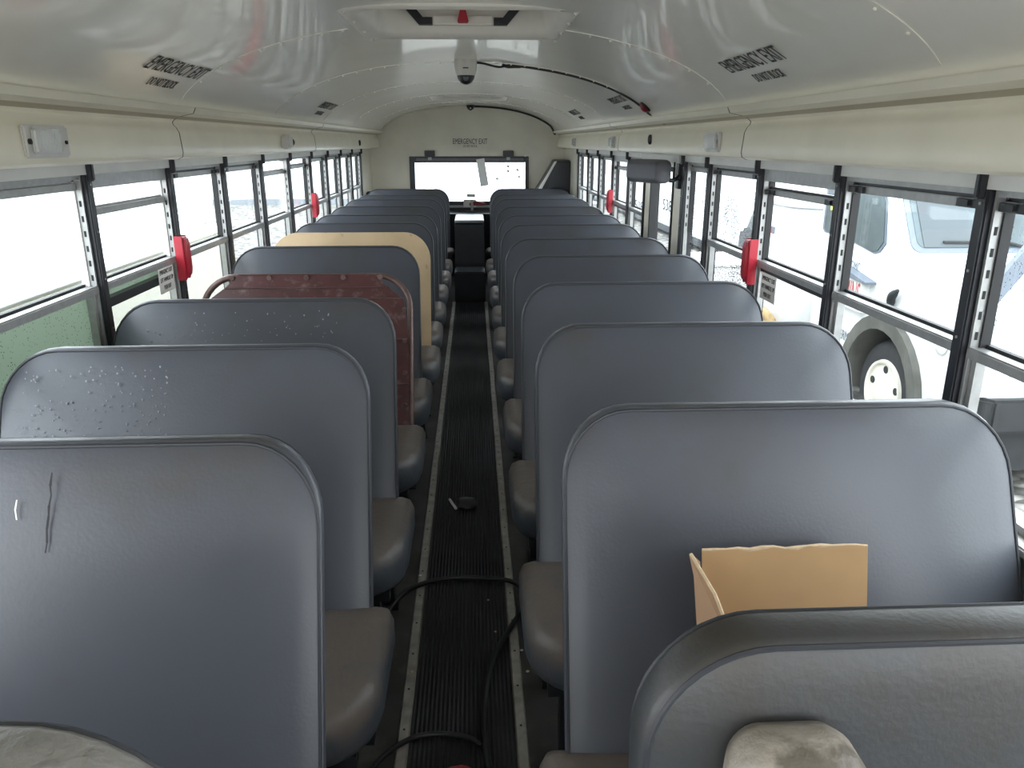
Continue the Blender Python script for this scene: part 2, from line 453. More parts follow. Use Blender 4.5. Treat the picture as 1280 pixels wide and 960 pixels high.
# joint strip above: cove shade under the ceiling edge put into its tan
# side walls: lower panel, sill, header over the windows
for side in ('left', 'right'):
    f = (lambda x: x) if side == 'left' else mir
    segs = [(YF, YB)] if side == 'left' else [(YF, 4.10), (5.06, YB)]
    bm = NB()
    for a, b in segs:
        x0, x1 = sorted((f(-1.26), f(-1.2)))
        box(bm, x0, x1, a, b, -.3, .735)
        x0, x1 = sorted((f(-1.26), f(-1.2)))
        box(bm, x0, x1, 8.30 if side == 'right' else 8.585, YB, .735, 1.455) if b == YB else None
    # front solid corner and door post in front of the first window
    x0, x1 = sorted((f(-1.26), f(-1.2)))
    box(bm, x0, x1, YF, YF + .1, .7, 1.46)
    struct('wall_%s' % side, bm, M['wallpaint'])
    bm = NB()
    for a, b in segs:
        x0, x1 = sorted((f(-1.265), f(-1.17)))
        box(bm, x0, x1, a, b, .725, .745)
    struct('trim_sill_%s' % side, bm, M['white'], bevel=.004)
    bm = NB(); x0, x1 = sorted((f(-1.27), f(-1.19)))
    box(bm, x0, x1, YF, YB, 1.415, 1.456)
    struct('trim_header_%s' % side, bm, M['header'])
    # the rear corner next to the last window, painted like the rear wall
    bm = NB(); x0, x1 = sorted((f(-1.20), f(-1.185)))
    box(bm, x0, x1, 8.31 if side == 'right' else 8.60, YB, .745, 1.45)
    struct('wall_%s_corner' % side, bm, M['rearpaint'])

# rear wall with its window opening
RX0, RX1, RZ0, RZ1 = -.74, .65, .735, 1.355
bm = NB()
box(bm, XL - .1, RX0, YB, YB + .06, -.3, 1.92); box(bm, RX1, XR + .1, YB, YB + .06, -.3, 1.92)
box(bm, RX0, RX1, YB, YB + .06, -.3, RZ0); box(bm, RX0, RX1, YB, YB + .06, RZ1, 1.97)
struct('wall_rear', bm, M['rearpaint'])
bm = NB(); box(bm, XL, XR, YB - .008, YB + .001, 1.405, 1.415)
struct('trim_rear', bm, M['rearpaint'])
# coved strip where ceiling meets the rear wall
bm = NB(); tube(bm, [(x, YB - .01, z - .005) for x, z in cp], .012, 6); struct('trim_rear_arch', bm, M['rearpaint'], smooth=True)
# front wall around the windscreen opening (behind the camera)
bm = NB()
box(bm, XL - .05, XR + .05, YF - .05, YF, -.3, 1.02); box(bm, XL - .05, XR + .05, YF - .05, YF, 1.72, 1.96)
box(bm, XL - .05, XL + .1, YF - .05, YF, .85, 1.75); box(bm, XR - .1, XR + .05, YF - .05, YF, .85, 1.75); box(bm, XC - .03, XC + .03, YF - .05, YF, .85, 1.75)
struct('wall_front', bm, M['duct'])

# ------------------------------------------------------------------ side windows
WZ0, WZ1, RAIL = .745, 1.415, 1.06
wn = 0
def window(side, y0, y1, drop=0., emerg=False, low='glass', up='glass', bar=True, dark_sash=True):
    """one split-sash window between two posts; x is mirrored for the right side"""
    global wn
    wn += 1
    f = (lambda x: x) if side == 'left' else mir
    def bx(bm, xa, xb, *r):
        a, b = sorted((f(xa), f(xb))); box(bm, a, b, *r)
    w = thing('window_%d' % wn, None, None, kind='structure')
    a, b = y0 + .022, y1 - .022
    # jambs (the far one shows its latch slots), sill and head
    bm = NB()
    bx(bm, -1.222, -1.203, b - .008, b, WZ0, WZ1); bx(bm, -1.222, -1.203, a, a + .008, WZ0, WZ1)
    bx(bm, -1.25, -1.205, a, b, WZ0, WZ0 + .018); bx(bm, -1.25, -1.205, a, b, WZ1 - .014 - (.03 if emerg else 0), WZ1)
    obj('frame', bm, M['alu'], w)
    bm = NB()
    z = RAIL + .03
    while z < WZ1 - .05:
        bx(bm, -1.2155, -1.2095, b - .0095, b - .0075, z, z + .018); z += .046
    obj('latch_slots', bm, M['slot'], w)
    bm = NB(); bx(bm, -1.245, -1.222, b - .014, b, RAIL, WZ1 - .02); bx(bm, -1.245, -1.222, a, a + .012, RAIL, WZ1 - .02)
    obj('gasket', bm, M['rubber'] if dark_sash or side == 'right' else M['header'], w)
    if bar:
        bm = NB(); bx(bm, -1.235, -1.200, a, b, RAIL - .013, RAIL + .013)
        r = obj('rail', bm, M['alu'], w, bevel=.004)
        bm = NB(); bx(bm, -1.25, -1.236, a, b, RAIL + .010, RAIL + .020)
        obj('rail_seal', bm, M['rubber'], w)
    if emerg:
        bm = NB(); bx(bm, -1.245, -1.215, a, b, RAIL - (.075 if side == 'left' else .030), RAIL - (.045 if side == 'left' else .013))
        obj('push_out_bar', bm, M['post'], w)
    top = WZ1 - .016 - drop
    if emerg and drop: top = WZ1 - .045 - drop
    # sliding sash: metal top bar with black latches, glass under it
    bm = NB(); bx(bm, -1.238, -1.216, a + .01, b - .01, top - .030, top - .008)
    s = obj('sash', bm, M['alu'], w, bevel=.002)
    bm = NB(); bx(bm, -1.240, -1.228, a + .008, b - .008, top - .008, top)
    obj('sash_lip', bm, M['post'] if dark_sash else M['alu'], s)
    if dark_sash:
        for q in ((a + .012, a + .095), (b - .095, b - .012)):
            bm = NB(); bx(bm, -1.218, -1.207, q[0], q[1], top - .028, top - .010); bx(bm, -1.210, -1.200, q[0] + .03, q[0] + .05, top - .024, top - .012)
            obj('latch', bm, M['black_metal'], s)
    bm = NB(); bx(bm, -1.245, -1.241, a + .008, b - .008, (RAIL if bar else WZ0 + .015), top - .006)
    obj('pane', bm, M[up], w)
    if bar:
        bm = NB(); bx(bm, -1.235, -1.212, b - .026, b - .01, WZ0 + .018, RAIL - .013); bx(bm, -1.235, -1.212, a + .01, a + .022, WZ0 + .018, RAIL - .013)
        obj('lower_frame', bm, M['alu'], w)
        if emerg and side == 'left':
            bm = NB(); bx(bm, -1.250, -1.246, a, b, RAIL - .048, RAIL); obj('tinted_strip', bm, M['glass_green'], w)
            bm = NB(); bx(bm, -1.250, -1.246, a, b, WZ0, RAIL - .07); obj('pane', bm, M[low], w)
        else:
            bm = NB(); bx(bm, -1.250, -1.246, a, b, WZ0, RAIL); obj('pane', bm, M[low], w)
    return w

def post(side, y, w=.018, top=1.445):
    f = (lambda x: x) if side == 'left' else mir
    bm = NB()
    a, b = sorted((f(-1.252), f(-1.188)))
    a2, b2 = sorted((f(-1.20), f(-1.172)))
    box(bm, a, b, y - w, y + w, WZ0 - .4 if False else WZ0 - .01, top - .03)
    box(bm, a2, b2, y - w * .5, y + w * .5, top - .05, top + .004)
    o = struct('trim_post', bm, M['post'], bevel=.004)
    xs_ = f(-1.1875)
    for z in (1.385, 1.24, 1.09, .93):
        bm = NB(); lathe(bm, [(.0035, -.002), (.0035, .0015)], (xs_, y, z), axis='X', seg=8)
        obj('screw', bm, M['alu'], o)
    return o

LP = [.48, 1.16, 1.84, 2.52, 3.20, 3.88, 4.57, 5.25, 5.94, 6.60, 7.25, 7.92, 8.57]
for y in LP[1:]: post('left', y)
cfgL = {1: {}, 2: dict(low='glass_green', dark_sash=False), 3: dict(emerg=True, drop=.055, low='glass_milky', dark_sash=False),
        4: dict(low='glass_milky'), 5: {}, 6: dict(drop=.05, dark_sash=False), 7: dict(drop=.03, emerg=False), 8: {}}
for k in range(1, len(LP) - 1):
    window('left', LP[k], LP[k + 1], **cfgL.get(k, {}))
RP = [.28, .96, 1.64, 2.32, 2.99, 3.65]
for y in RP[1:]: post('right', y)
window('right', .96, 1.64, up='glass_some'); window('right', 1.64, 2.32, up='glass'); window('right', 2.32, 2.99, emerg=True, drop=.02)
window('right', 2.99, 3.65, up='glass_drops', low='glass_drops')
window('right', 3.65, 4.08, up='glass_drops', bar=False, dark_sash=False)
post('right', 4.085, w=.028, top=1.45)
RP2 = [5.06, 5.58, 6.23, 6.91, 7.58, 8.28]
for y in RP2[1:]: post('right', y)
post('right', 5.035, w=.012)
for k in range(5):
    window('right', RP2[k], RP2[k + 1], **({'drop': .03, 'emerg': True} if k == 1 else {}))

# side emergency door (right)
dr = thing('door_1', 'cream framed emergency door with a tall glass, in the right side wall', None, kind='structure')
bm = NB()
X0, X1 = 1.10, 1.15
box(bm, X0, X1, 4.12, 4.30, -.02, 1.44); box(bm, X0, X1, 4.86, 5.02, -.02, 1.44)
box(bm, X0, X1, 4.30, 4.86, 1.38, 1.44); box(bm, X0, X1, 4.30, 4.86, -.02, .35)
obj('door_leaf', bm, M['duct'], dr, bevel=.004)
bm = NB()
for a, b, c, d in ((4.30, 4.325, .35, 1.38), (4.835, 4.86, .35, 1.38), (4.325, 4.835, 1.355, 1.38), (4.325, 4.835, .35, .375)):
    box(bm, X0 - .006, X1, a, b, c, d)
obj('gasket', bm, M['rubber'], dr)
bm = NB(); box(bm, 1.125, 1.130, 4.325, 4.835, .375, 1.355)
obj('pane', bm, M['glass'], dr)
bm = NB(); box(bm, X0 - .03, X1, 4.11, 5.03, 1.405, 1.448)
obj('door_header', bm, M['white'], dr, bevel=.004)
bm = NB()
for k in range(7): box(bm, 1.068, 1.074, 4.2 + k * .11, 4.206 + k * .11, 1.385, 1.41)
obj('header_clips', bm, M['black_metal'], dr)

# red latch guards on the posts next to the push-out windows
def guard(x, y, label, s):
    t = thing('release_handle', label, 'handle', (x, y, .98), 'red emergency window handles')
    bm = NB()
    prism(bm, [(-.018, .0), (.018, .0), (.0195, .012), (.0195, .155), (.016, .168), (-.016, .168), (-.0195, .155), (-.0195, .012)], 0, s * .0, s * .018)
    obj('back_plate', bm, M['red'], t, bevel=.003)
    bm = NB()
    prism(bm, [(s * .01, .004), (s * .026, .010), (s * .032, .040), (s * .032, .140), (s * .026, .164), (s * .01, .170)], 1, -.024, .024)
    obj('grip', bm, M['red'], t, bevel=.004)
    bm = NB()
    prism(bm, [(-.034, -.004), (-.025, -.004), (-.025, .172), (-.034, .172)], 0, -s * .012, s * .022); prism(bm, [(.025, -.004), (.034, -.004), (.034, .172), (.025, .172)], 0, -s * .012, s * .016)
    obj('side_flange', bm, M['red'], t, bevel=.002)
    return t
guard(-1.187, 3.19, 'red plastic window release handle on the left post beside the instruction sticker', 1)
guard(-1.187, 5.93, 'red window release handle on the left wall, the farther of two there', 1)
guard(1.087, 2.98, 'large red release handle on the right post, just above the seat backs', -1)
guard(1.087, 6.22, 'small red release handle on the right wall beyond the emergency door', -1)

def sticker(x, y, z, s, label, lines):
    t = thing('instruction_sticker', label, 'sticker', (x, y, z), 'window instruction stickers')
    bm = NB(); a, b = sorted((0, s * .0012))
    box(bm, a, b, -.075, .075, -.05, .05)
    obj('paper', bm, M['paper'], t)
    xa = (0, 1, 0) if s > 0 else (0, -1, 0)
    for k, l in enumerate(lines):
        text_obj(l, 'lettering', M['ink'], (s * .0022, 0, .031 - k * .030), xa, (0, 0, 1), .128 if k < 2 else .07, .017, t, .0003)
    return t
sticker(-1.208, 3.06, 1.0, 1, 'white sticker with black lettering under the rail beside the left red handle', ['EMERGENCY EXIT', 'LIFT HANDLE UP', 'PUSH OUT'])
sticker(1.108, 2.83, .985, -1, 'white sticker with black lettering beside the right red handle', ['EMERGENCY EXIT', 'LIFT HANDLE UP', 'PUSH OUT'])

# ------------------------------------------------------------------ ceiling fittings
def hatch(y0, y1, label, red='red'):
    t = thing('roof_hatch', label, 'roof hatch', (XC + .02, (y0 + y1) / 2, 1.935), 'roof hatches')
    hw, hh = (HX1 - HX0) / 2, (y1 - y0) / 2 + .02
    def ring(w, h, r, z): return [(p[0], p[1], z - .10 * (abs(p[0]) / .36) ** 2 * .18) for p in rrect(w, h, r, 6)]
    bm = NB()
    # flange and recessed well
    rs = [ring(hw + .03, hh + .03, .05, .0), ring(hw + .03, hh + .03, .05, -.018), ring(hw + .02, hh + .02, .05, -.026), ring(hw - .03, hh - .03, .07, -.026),
          ring(hw - .045, hh - .045, .07, -.010), ring(hw - .055, hh - .055, .08, .06), ring(hw - .06, hh - .06, .08, .10)]
    R = [[bm.verts.new(p) for p in r] for r in rs]; n = len(R[0])
    for A, B in zip(R, R[1:]):
        for k in range(n): bm.faces.new((A[k], A[(k + 1) % n], B[(k + 1) % n], B[k]))
    obj('flange', bm, M['hatch'], t, smooth=True)
    bm = NB()
    rings_mesh(bm, [[(p[0], p[1], z) for p in rrect(hw - d, hh - d, .08, 6)] for d, z in ((.04, .072), (.04, .10), (.12, .12))])
    obj('lid', bm, M['hatch'], t, smooth=True)
    bm = NB(); box(bm, -hw - .05, hw + .05, -hh - .05, hh + .05, .19, .21)
    for q in ((-hw - .05, -hw - .03, -hh - .05, hh + .05), (hw + .03, hw + .05, -hh - .05, hh + .05), (-hw - .05, hw + .05, -hh - .05, -hh - .03), (-hw - .05, hw + .05, hh + .03, hh + .05)): box(bm, *q, .0, .20)
    obj('light_block_cover', bm, M['white'], t)  # unseen box added to block sky light leaking into the well
    bm = NB(); box(bm, -.20, .20, hh - .16, hh - .12, .058, .074)
    obj('reflective_strip', bm, M['foil'], t)
    for s in (-1, 1):
        bm = NB()
        prism(bm, [(s * .115, -.004), (s * .165, -.004), (s * .225, .062), (s * .185, .062), (s * .150, .022), (s * .115, .022)], 1, hh - .10, hh - .075)
        obj('bracket', bm, M['black_metal'], t)
    bm = NB(); box(bm, -.115, .115, hh - .10, hh - .07, -.004, .028)
    obj('crossbar', bm, M['hatch'], t, bevel=.005)
    bm = NB(); prism(bm, [(-.010, .048), (.010, .048), (.022, .0), (-.022, .0)], 1, hh - .13, hh - .105)
    obj('release_knob', bm, M['red'], t, bevel=.004)
    for x, y in [(sx * (hw - .0), sy * hh * q) for sx in (-1, 1) for sy in (-1, 1) for q in (.35, .98)] + [(0, hh), (0, -hh)]:
        bm = NB(); bmesh.ops.create_uvsphere(bm, u_segments=8, v_segments=5, radius=.009, matrix=Matrix.Translation((x, y, -.026 - .018 * (abs(x) / .36) ** 2)))
        obj('screw_cap', bm, M['white'], t, smooth=True)
    return t
hatch(*HATCHES[0], 'large white roof hatch with red knob and black brackets, top of the picture')
hatch(*HATCHES[1], 'distant white roof hatch near the rear wall')

def dome_cam(x, y, label, s=1.):
    z = ceil_z(x)
    t = thing('dome_camera', label, 'security camera', (x, y, z))
    bm = NB(); lathe(bm, [(.056 * s, .004), (.058 * s, -.02 * s), (.054 * s, -.055 * s), (.046 * s, -.075 * s), (.0, -.076 * s)], seg=28)
    obj('housing', bm, M['white'], t, smooth=True)
    bm = NB(); lathe(bm, [(.046 * s, -.072 * s), (.041 * s, -.092 * s), (.028 * s, -.108 * s), (.012 * s, -.117 * s), (.0, -.118 * s)], seg=24)
    obj('dome', bm, M['black_metal'], t, smooth=True)
    bm = NB(); lathe(bm, [(.014 * s, 0), (.014 * s, -.03 * s), (.0, -.031 * s)], (0, -.012 * s, -.09 * s), axis='Y', seg=14)
    obj('lens', bm, M['pad'], t, smooth=True)
    bm = NB(); box(bm, -.014 * s, .014 * s, -.0585 * s, -.052 * s, -.045 * s, -.040 * s)
    obj('badge', bm, M['slot'], t)
    return t
dome_cam(-.03, 4.22, 'white dome camera with black lens hanging from the ceiling centre')
cz = ceil_z(-.02)
t = thing('small_camera', 'tiny black camera at the top of the rear wall', 'security camera', (-.02, 9.2, cz))
bm = NB(); lathe(bm, [(.05, .0), (.045, -.02), (.028, -.045), (.0, -.06)], seg=16); obj('housing', bm, M['black_metal'], t, smooth=True)
bm = NB(); lathe(bm, [(.012, 0), (.0, -.02)], (0, -.03, -.03), axis='Y', seg=10); obj('lens', bm, M['lens'], t, smooth=True)

def on_ceil(x, y, d=.006):
    return (x, y, ceil_z(x) - d) if abs(x - XC) < .99 else (x, y, 1.60)
cab = [(-.03, 4.28), (.05, 4.30), (.14, 4.33), (.20, 4.34), (.30, 4.36), (.45, 4.37), (.60, 4.36), (.72, 4.34), (.82, 4.31), (.89, 4.28), (.93, 4.24)]
P = [on_ceil(x, y, .007 if k != 2 else .02) for k, (x, y) in enumerate(cab)] + [(.955, 4.20, 1.64), (.985, 4.12, 1.60)]
bm = NB(); tube(bm, smooth_path(P, 5), .0055, 6)
tag(obj('camera_cable', bm, M['hose'], smooth=True), 'black cable running across the ceiling from the dome camera', 'cable')
bm = NB(); tube(bm, smooth_path([on_ceil(.16, 4.335, .008), on_ceil(.19, 4.345, .014), on_ceil(.23, 4.35, .010), on_ceil(.26, 4.36, .007)], 4), [.008] * 12 + [.006], 6)
tag(obj('cable_tape', bm, M['ink'], smooth=True), 'black tape wrap on the ceiling cable near the dome camera', 'tape')
P = [on_ceil(x, 9.25, .012) for x in (-.02, .1, .25, .4, .55, .7, .82, .9, .94)]
P += [(.95, 9.25, 1.62)]
bm = NB(); tube(bm, smooth_path(P, 4), .010, 6)
tag(obj('rear_cable', bm, M['hose'], smooth=True), 'black cable following the arch above the rear wall', 'cable')
# red marker lamp
rx = .90
t = thing('marker_lamp', 'oval dark red lamp on the ceiling beside the cable end', 'lamp', (rx, 4.20, ceil_z(rx) - .002))
n = ceil_n(rx); t.rotation_euler = (0, math.atan2(n.z, -n.x) if n.x < 0 else 0, 0)
bm = NB(); lathe(bm, [(.034, .0), (.034, -.006), (.030, -.010)], seg=20); obj('base', bm, M['black_metal'], t, smooth=True)
bm = NB(); lathe(bm, [(.030, -.008), (.026, -.018), (.014, -.026), (.0, -.028)], seg=20); obj('lens', bm, M['darkred'], t, smooth=True)

def ceiling_text(x, y, side, label, L=.47, h=.062):
    up = ceil_n(x); xa = Vector((0, 1, 0)) if side == 'left' else Vector((0, -1, 0))
    nn = xa.cross(up)
    base = Vector((x, y, ceil_z(x))) + nn * .004
    t = thing('exit_lettering', label, 'lettering', base, 'ceiling exit lettering')
    text_obj('EMERGENCY EXIT', 'exit_words', M['ink'], up * .012, xa, up, L, h, t, .0004)
    dn = x + (-.066 if side == 'left' else .066) * .75
    p2 = Vector((dn, y, ceil_z(dn))) + nn * .004 - base
    text_obj('DO NOT BLOCK', 'small_words', M['ink'], p2, xa, ceil_n(dn), L * .48, h * .55, t, .0004)
ceiling_text(-.945, 2.70, 'left', 'black EMERGENCY EXIT lettering on the near left ceiling')
ceiling_text(.835, 2.42, 'right', 'black EMERGENCY EXIT lettering on the near right ceiling')
ceiling_text(-.945, 5.35, 'left', 'small faint exit lettering on the far left ceiling')
ceiling_text(.835, 4.62, 'right', 'faint exit lettering on the ceiling behind the red lamp', .42, .055)
ceiling_text(.835, 6.55, 'right', 'small faint exit lettering on the far right ceiling')
t = thing('exit_lettering', 'black EMERGENCY EXIT lettering on the rear wall above the window', 'lettering', (-.03, YB - .003, 1.50), 'ceiling exit lettering')
text_obj('EMERGENCY EXIT', 'exit_words', M['ink'], (0, 0, .022), (1, 0, 0), (0, 0, 1), .40, .060, t)
text_obj('DO NOT BLOCK', 'small_words', M['ink'], (0, 0, -.030), (1, 0, 0), (0, 0, 1), .16, .026, t)

# lamps on the duct covers
def duct_lamp(side, y, label, L=.20, dot=False):
    x = -1.0875 if side == 'left' else mir(-1.0875)
    s = 1 if side == 'left' else -1
    t = thing('interior_lamp', label, 'lamp', (x, y, 1.512), 'lamps on the duct covers')
    bm = NB(); a, b = sorted((0, s * .012)); box(bm, a, b, -L / 2, L / 2, -.040, .040)
    obj('housing', bm, M['white'], t, bevel=.005)
    bm = NB(); a, b = sorted((s * .010, s * .024)); box(bm, a, b, -L / 2 + .022, L / 2 - (.06 if dot else .012), -.030, .032)
    obj('lens', bm, M['lens'], t, bevel=.006)
    bm = NB(); lathe(bm, [(.007, 0), (.007, s * .017)], (0, -L / 2 + .014, .0), axis='X', seg=10); obj('screw', bm, M['slot'] if dot else M['alu'], t); bm = NB(); lathe(bm, [(.005, 0), (.005, s * .016)], (0, L / 2 - .02, -.002), axis='X', seg=10)
    obj('screw', bm, M['slot'] if dot else M['alu'], t)
duct_lamp('left', 2.10, 'clear rectangular lamp on the left duct cover nearest the camera', .21, True)
duct_lamp('right', 3.25, 'square frosted lamp on the right duct cover nearest the camera', .19)
duct_lamp('right', 5.62, 'frosted lamp on the right duct cover beyond the black speaker slot', .17)
duct_lamp('right', 7.75, 'tiny bright lamp at the far end of the right duct cover', .15)
t = thing('wall_camera', 'cream box camera with black lens on the left duct cover', 'security camera', (-1.086, 4.68, 1.515))
bm = NB(); box(bm, 0, .045, -.06, .055, -.042, .038); obj('housing', bm, M['white'], t, bevel=.012)
bm = NB(); lathe(bm, [(.022, 0), (.022, .022), (.014, .03), (0, .03)], (.028, .052, -.004), axis='Y', seg=16); obj('lens', bm, M['black_metal'], t, smooth=True)
def knob(name, x, y, z, r, s, label, cat):
    bm = NB(); lathe(bm, [(r, 0), (r, s * .012), (r * .6, s * .018), (0, s * .018)], (0, 0, 0), axis='X', seg=14)
    o = obj(name, bm, M['black_metal'], smooth=True); o.location = (x, y, z); o.scale.z = 1.9; tag(o, label, cat)
knob('black_plug', mir(-1.087), 4.42, 1.525, .014, -1, 'black oval plug on the right duct cover between two lamps', 'plug')
knob('black_plug', -1.087, 7.75, 1.505, .014, 1, 'tiny black plug at the far end of the left duct cover', 'plug')
bm = NB(); bmesh.ops.create_cube(bm, size=1, matrix=Matrix.Translation((-1.155, 8.85, .93)) @ Matrix.Diagonal((.06, .09, .12, 1)))
tag(obj('wall_bracket', bm, M['black_metal'], bevel=.01), 'small black bracket on the left wall behind the last seat', 'bracket')

# padded box on an arm at the emergency door
t = thing('padded_box', 'grey padded box held on a black arm at the emergency door', 'padded box', (.93, 4.17, 1.365))
bm = NB()
rings_mesh(bm, [[(p[0], y, p[1]) for p in rrect(.050 - d, .060 - d, .03, 5)] for d, y in ((.015, -.15), (.004, -.14), (0, -.125), (0, .125), (.004, .14), (.015, .15))])
o = obj('pad', bm, M['pad'], t, smooth=True); o.rotation_euler.z = math.radians(22); o.location = (-.0, .03, 0)
bm = NB(); tube(bm, smooth_path([(.06, -.06, -.03), (.10, -.08, -.045), (.14, -.05, -.035), (.16, -.02, -.02)], 4), .011, 8); obj('arm', bm, M['black_metal'], t, smooth=True)
bm = NB(); box(bm, .145, .175, -.045, .01, -.09, .045); obj('bracket', bm, M['black_metal'], t, bevel=.004)

# ------------------------------------------------------------------ rear end
w = thing('window_40', 'black framed push-out rear window', None, kind='structure')
bm = NB()
for a, b, c, d in ((RX0, -.68, RZ0, RZ1), (.61, RX1, RZ0, RZ1), (-.68, .61, 1.285, RZ1), (-.68, .61, RZ0, .845)):
    box(bm, a, b, YB - .03, YB + .05, c, d)
obj('frame', bm, M['black_metal'], w, bevel=.004)
bm = NB(); box(bm, -.66, .59, YB - .036, YB - .028, 1.305, 1.335); obj('inner_frame', bm, M['pad'], w)
bm = NB(); box(bm, -.68, .61, YB + .02, YB + .026, .845, 1.285); obj('pane', bm, M['glass'], w)
for x in (-.50, .41):
    bm = NB(); box(bm, x - .06, x + .06, YB - .05, YB, 1.355, 1.42); h = obj('hinge', bm, M['black_metal'], w, bevel=.004)
    bm = NB(); box(bm, x - .02, x + .02, YB - .056, YB - .03, 1.315, 1.345); obj('bolt', bm, M['alu'], h)
bm = NB(); box(bm, -.62, .55, YB - .05, YB - .03, .775, .80); obj('release_bar', bm, M['alu'], w)
t = thing('window_latch', 'red and grey release latch at the bottom of the rear window', 'latch', (-.02, YB - .05, .80))
bm = NB(); box(bm, -.10, .05, -.02, .01, -.02, .07); obj('plate', bm, M['white'], t, bevel=.004)
bm = NB(); box(bm, -.03, .16, -.04, -.02, .0, .035); tube(bm, [(-.02, -.03, .02), (.04, -.035, .045), (.15, -.03, .02)], .014, 8); obj('handle', bm, M['darkred'], t, bevel=.003)
bm = NB(); box(bm, -.015, .015, -.045, -.02, -.06, .07); obj('bolt', bm, M['alu'], t)
bm = NB(); box(bm, -.06, .04, -.015, .0, .095, .135); obj('tag_plate', bm, M['paper'], t)
bm = NB(); box(bm, -.048, .048, -.002, .002, -.30, .01)
o = obj('paper_strip', bm, M['greypaper']); o.location = (.085, YB - .040, 1.318); o.rotation_euler = (0, math.radians(-9), 0)
tag(o, 'grey paper strip hanging in the rear window', 'paper')
for k, (x, z) in enumerate([(.40, 1.26), (.51, 1.22), (.40, 1.205), (.27, 1.12), (.53, 1.14)]):
    bm = NB(); prism(bm, [(x, z), (x + .03, z - .012), (x + .02, z - .04), (x - .01, z - .02)], 1, YB + .010, YB + .012)
    tag(obj('glass_smudge', bm, M['greypaper']), 'small grey scrap stuck to the right half of the rear window', 'scrap', 'scraps on the rear window')
tx = text_obj('NOTICE', 'glass_lettering', M['greypaper'], (.51, YB + .012, 1.00), (1, 0, 0), (0, 0, 1), .14, .045); tag(tx, 'grey block of lettering low on the right of the rear window', 'lettering')

bm = NB()
box(bm, -.198, .103, 7.50, 7.86, 0, .30); t = thing('engine_cover', 'dark engine cover closing the aisle below the rear window', 'engine cover', (0, 0, 0))
obj('step', bm, M['darkpanel'], t, bevel=.01)
bm = NB(); prism(bm, [(7.86, 0), (9.05, 0), (9.05, .722), (8.08, .722), (8.0, .70), (7.86, .33)], 0, -.198, .103); obj('housing', bm, M['darkpanel'], t, bevel=.008)
bm = NB(); box(bm, -.198, .103, 8.02, 8.72, .722, .748); obj('ledge', bm, M['ledge'], t, bevel=.006)
bm = NB(); box(bm, XL + .01, .69, 9.06, YB - .01, 0, .722); obj('added_dark_box', bm, M['darkpanel'], t, bevel=.01)  # dark box added so the gaps beside the cover stay dark
# wedge shaped black box in the right rear corner
t = thing('wedge_box', 'black wedge-shaped box in the right rear corner', 'box', (0, 0, 0))
bm = NB(); prism(bm, [(.93, 1.32), (1.085, 1.32), (1.085, .80), (.72, .80), (.72, .98)], 1, 8.85, YB - .01); obj('housing', bm, M['black_metal'], t, bevel=.01)
bm = NB(); prism(bm, [(.905, 1.305), (.93, 1.31), (.735, .96), (.705, .96)], 1, 8.84, 8.90); obj('edge_strip', bm, M['header'], t)
bm = NB(); prism(bm, [(.93, 1.29), (1.07, 1.29), (1.07, .93), (.80, .93)], 1, 8.835, 8.848); obj('front_panel', bm, M['darkpanel'], t)
bm = NB(); box(bm, .70, 1.09, 8.84, YB - .02, .0, .80); obj('stand', bm, M['black_metal'], t)

# ------------------------------------------------------------------ bench seats
LEAN = .42
def lean(z, z0=1.025): return -(z0 - z) * LEAN
def back_rings(xa, xb, z0, z1, r, th, bulge, lf):
    cx, cz = (xa + xb) / 2, (z0 + z1) / 2; hw, hh = (xb - xa) / 2, (z1 - z0) / 2
    def ring(d, y):
        rr = [max(.01, r - d), max(.01, r - d), .03, .03]
        pts = rrect(hw - d, hh - d, rr, 8, cx, cz)
        return [(p[0] + (p[0] - cx) * .02 * (z1 - p[1]) / (z1 - z0), y + lf(p[1]), p[1]) for p in pts]
    return [ring(.28, -bulge * 1.0), ring(.20, -bulge * .95), ring(.12, -bulge * .75), ring(.05, -bulge * .3), ring(.012, .0), ring(.003, .004), ring(.001, .012),
            ring(.005, th * .5), ring(.014, th - .014), ring(.024, th - .003), ring(.06, th), ring(.2, th)], ring

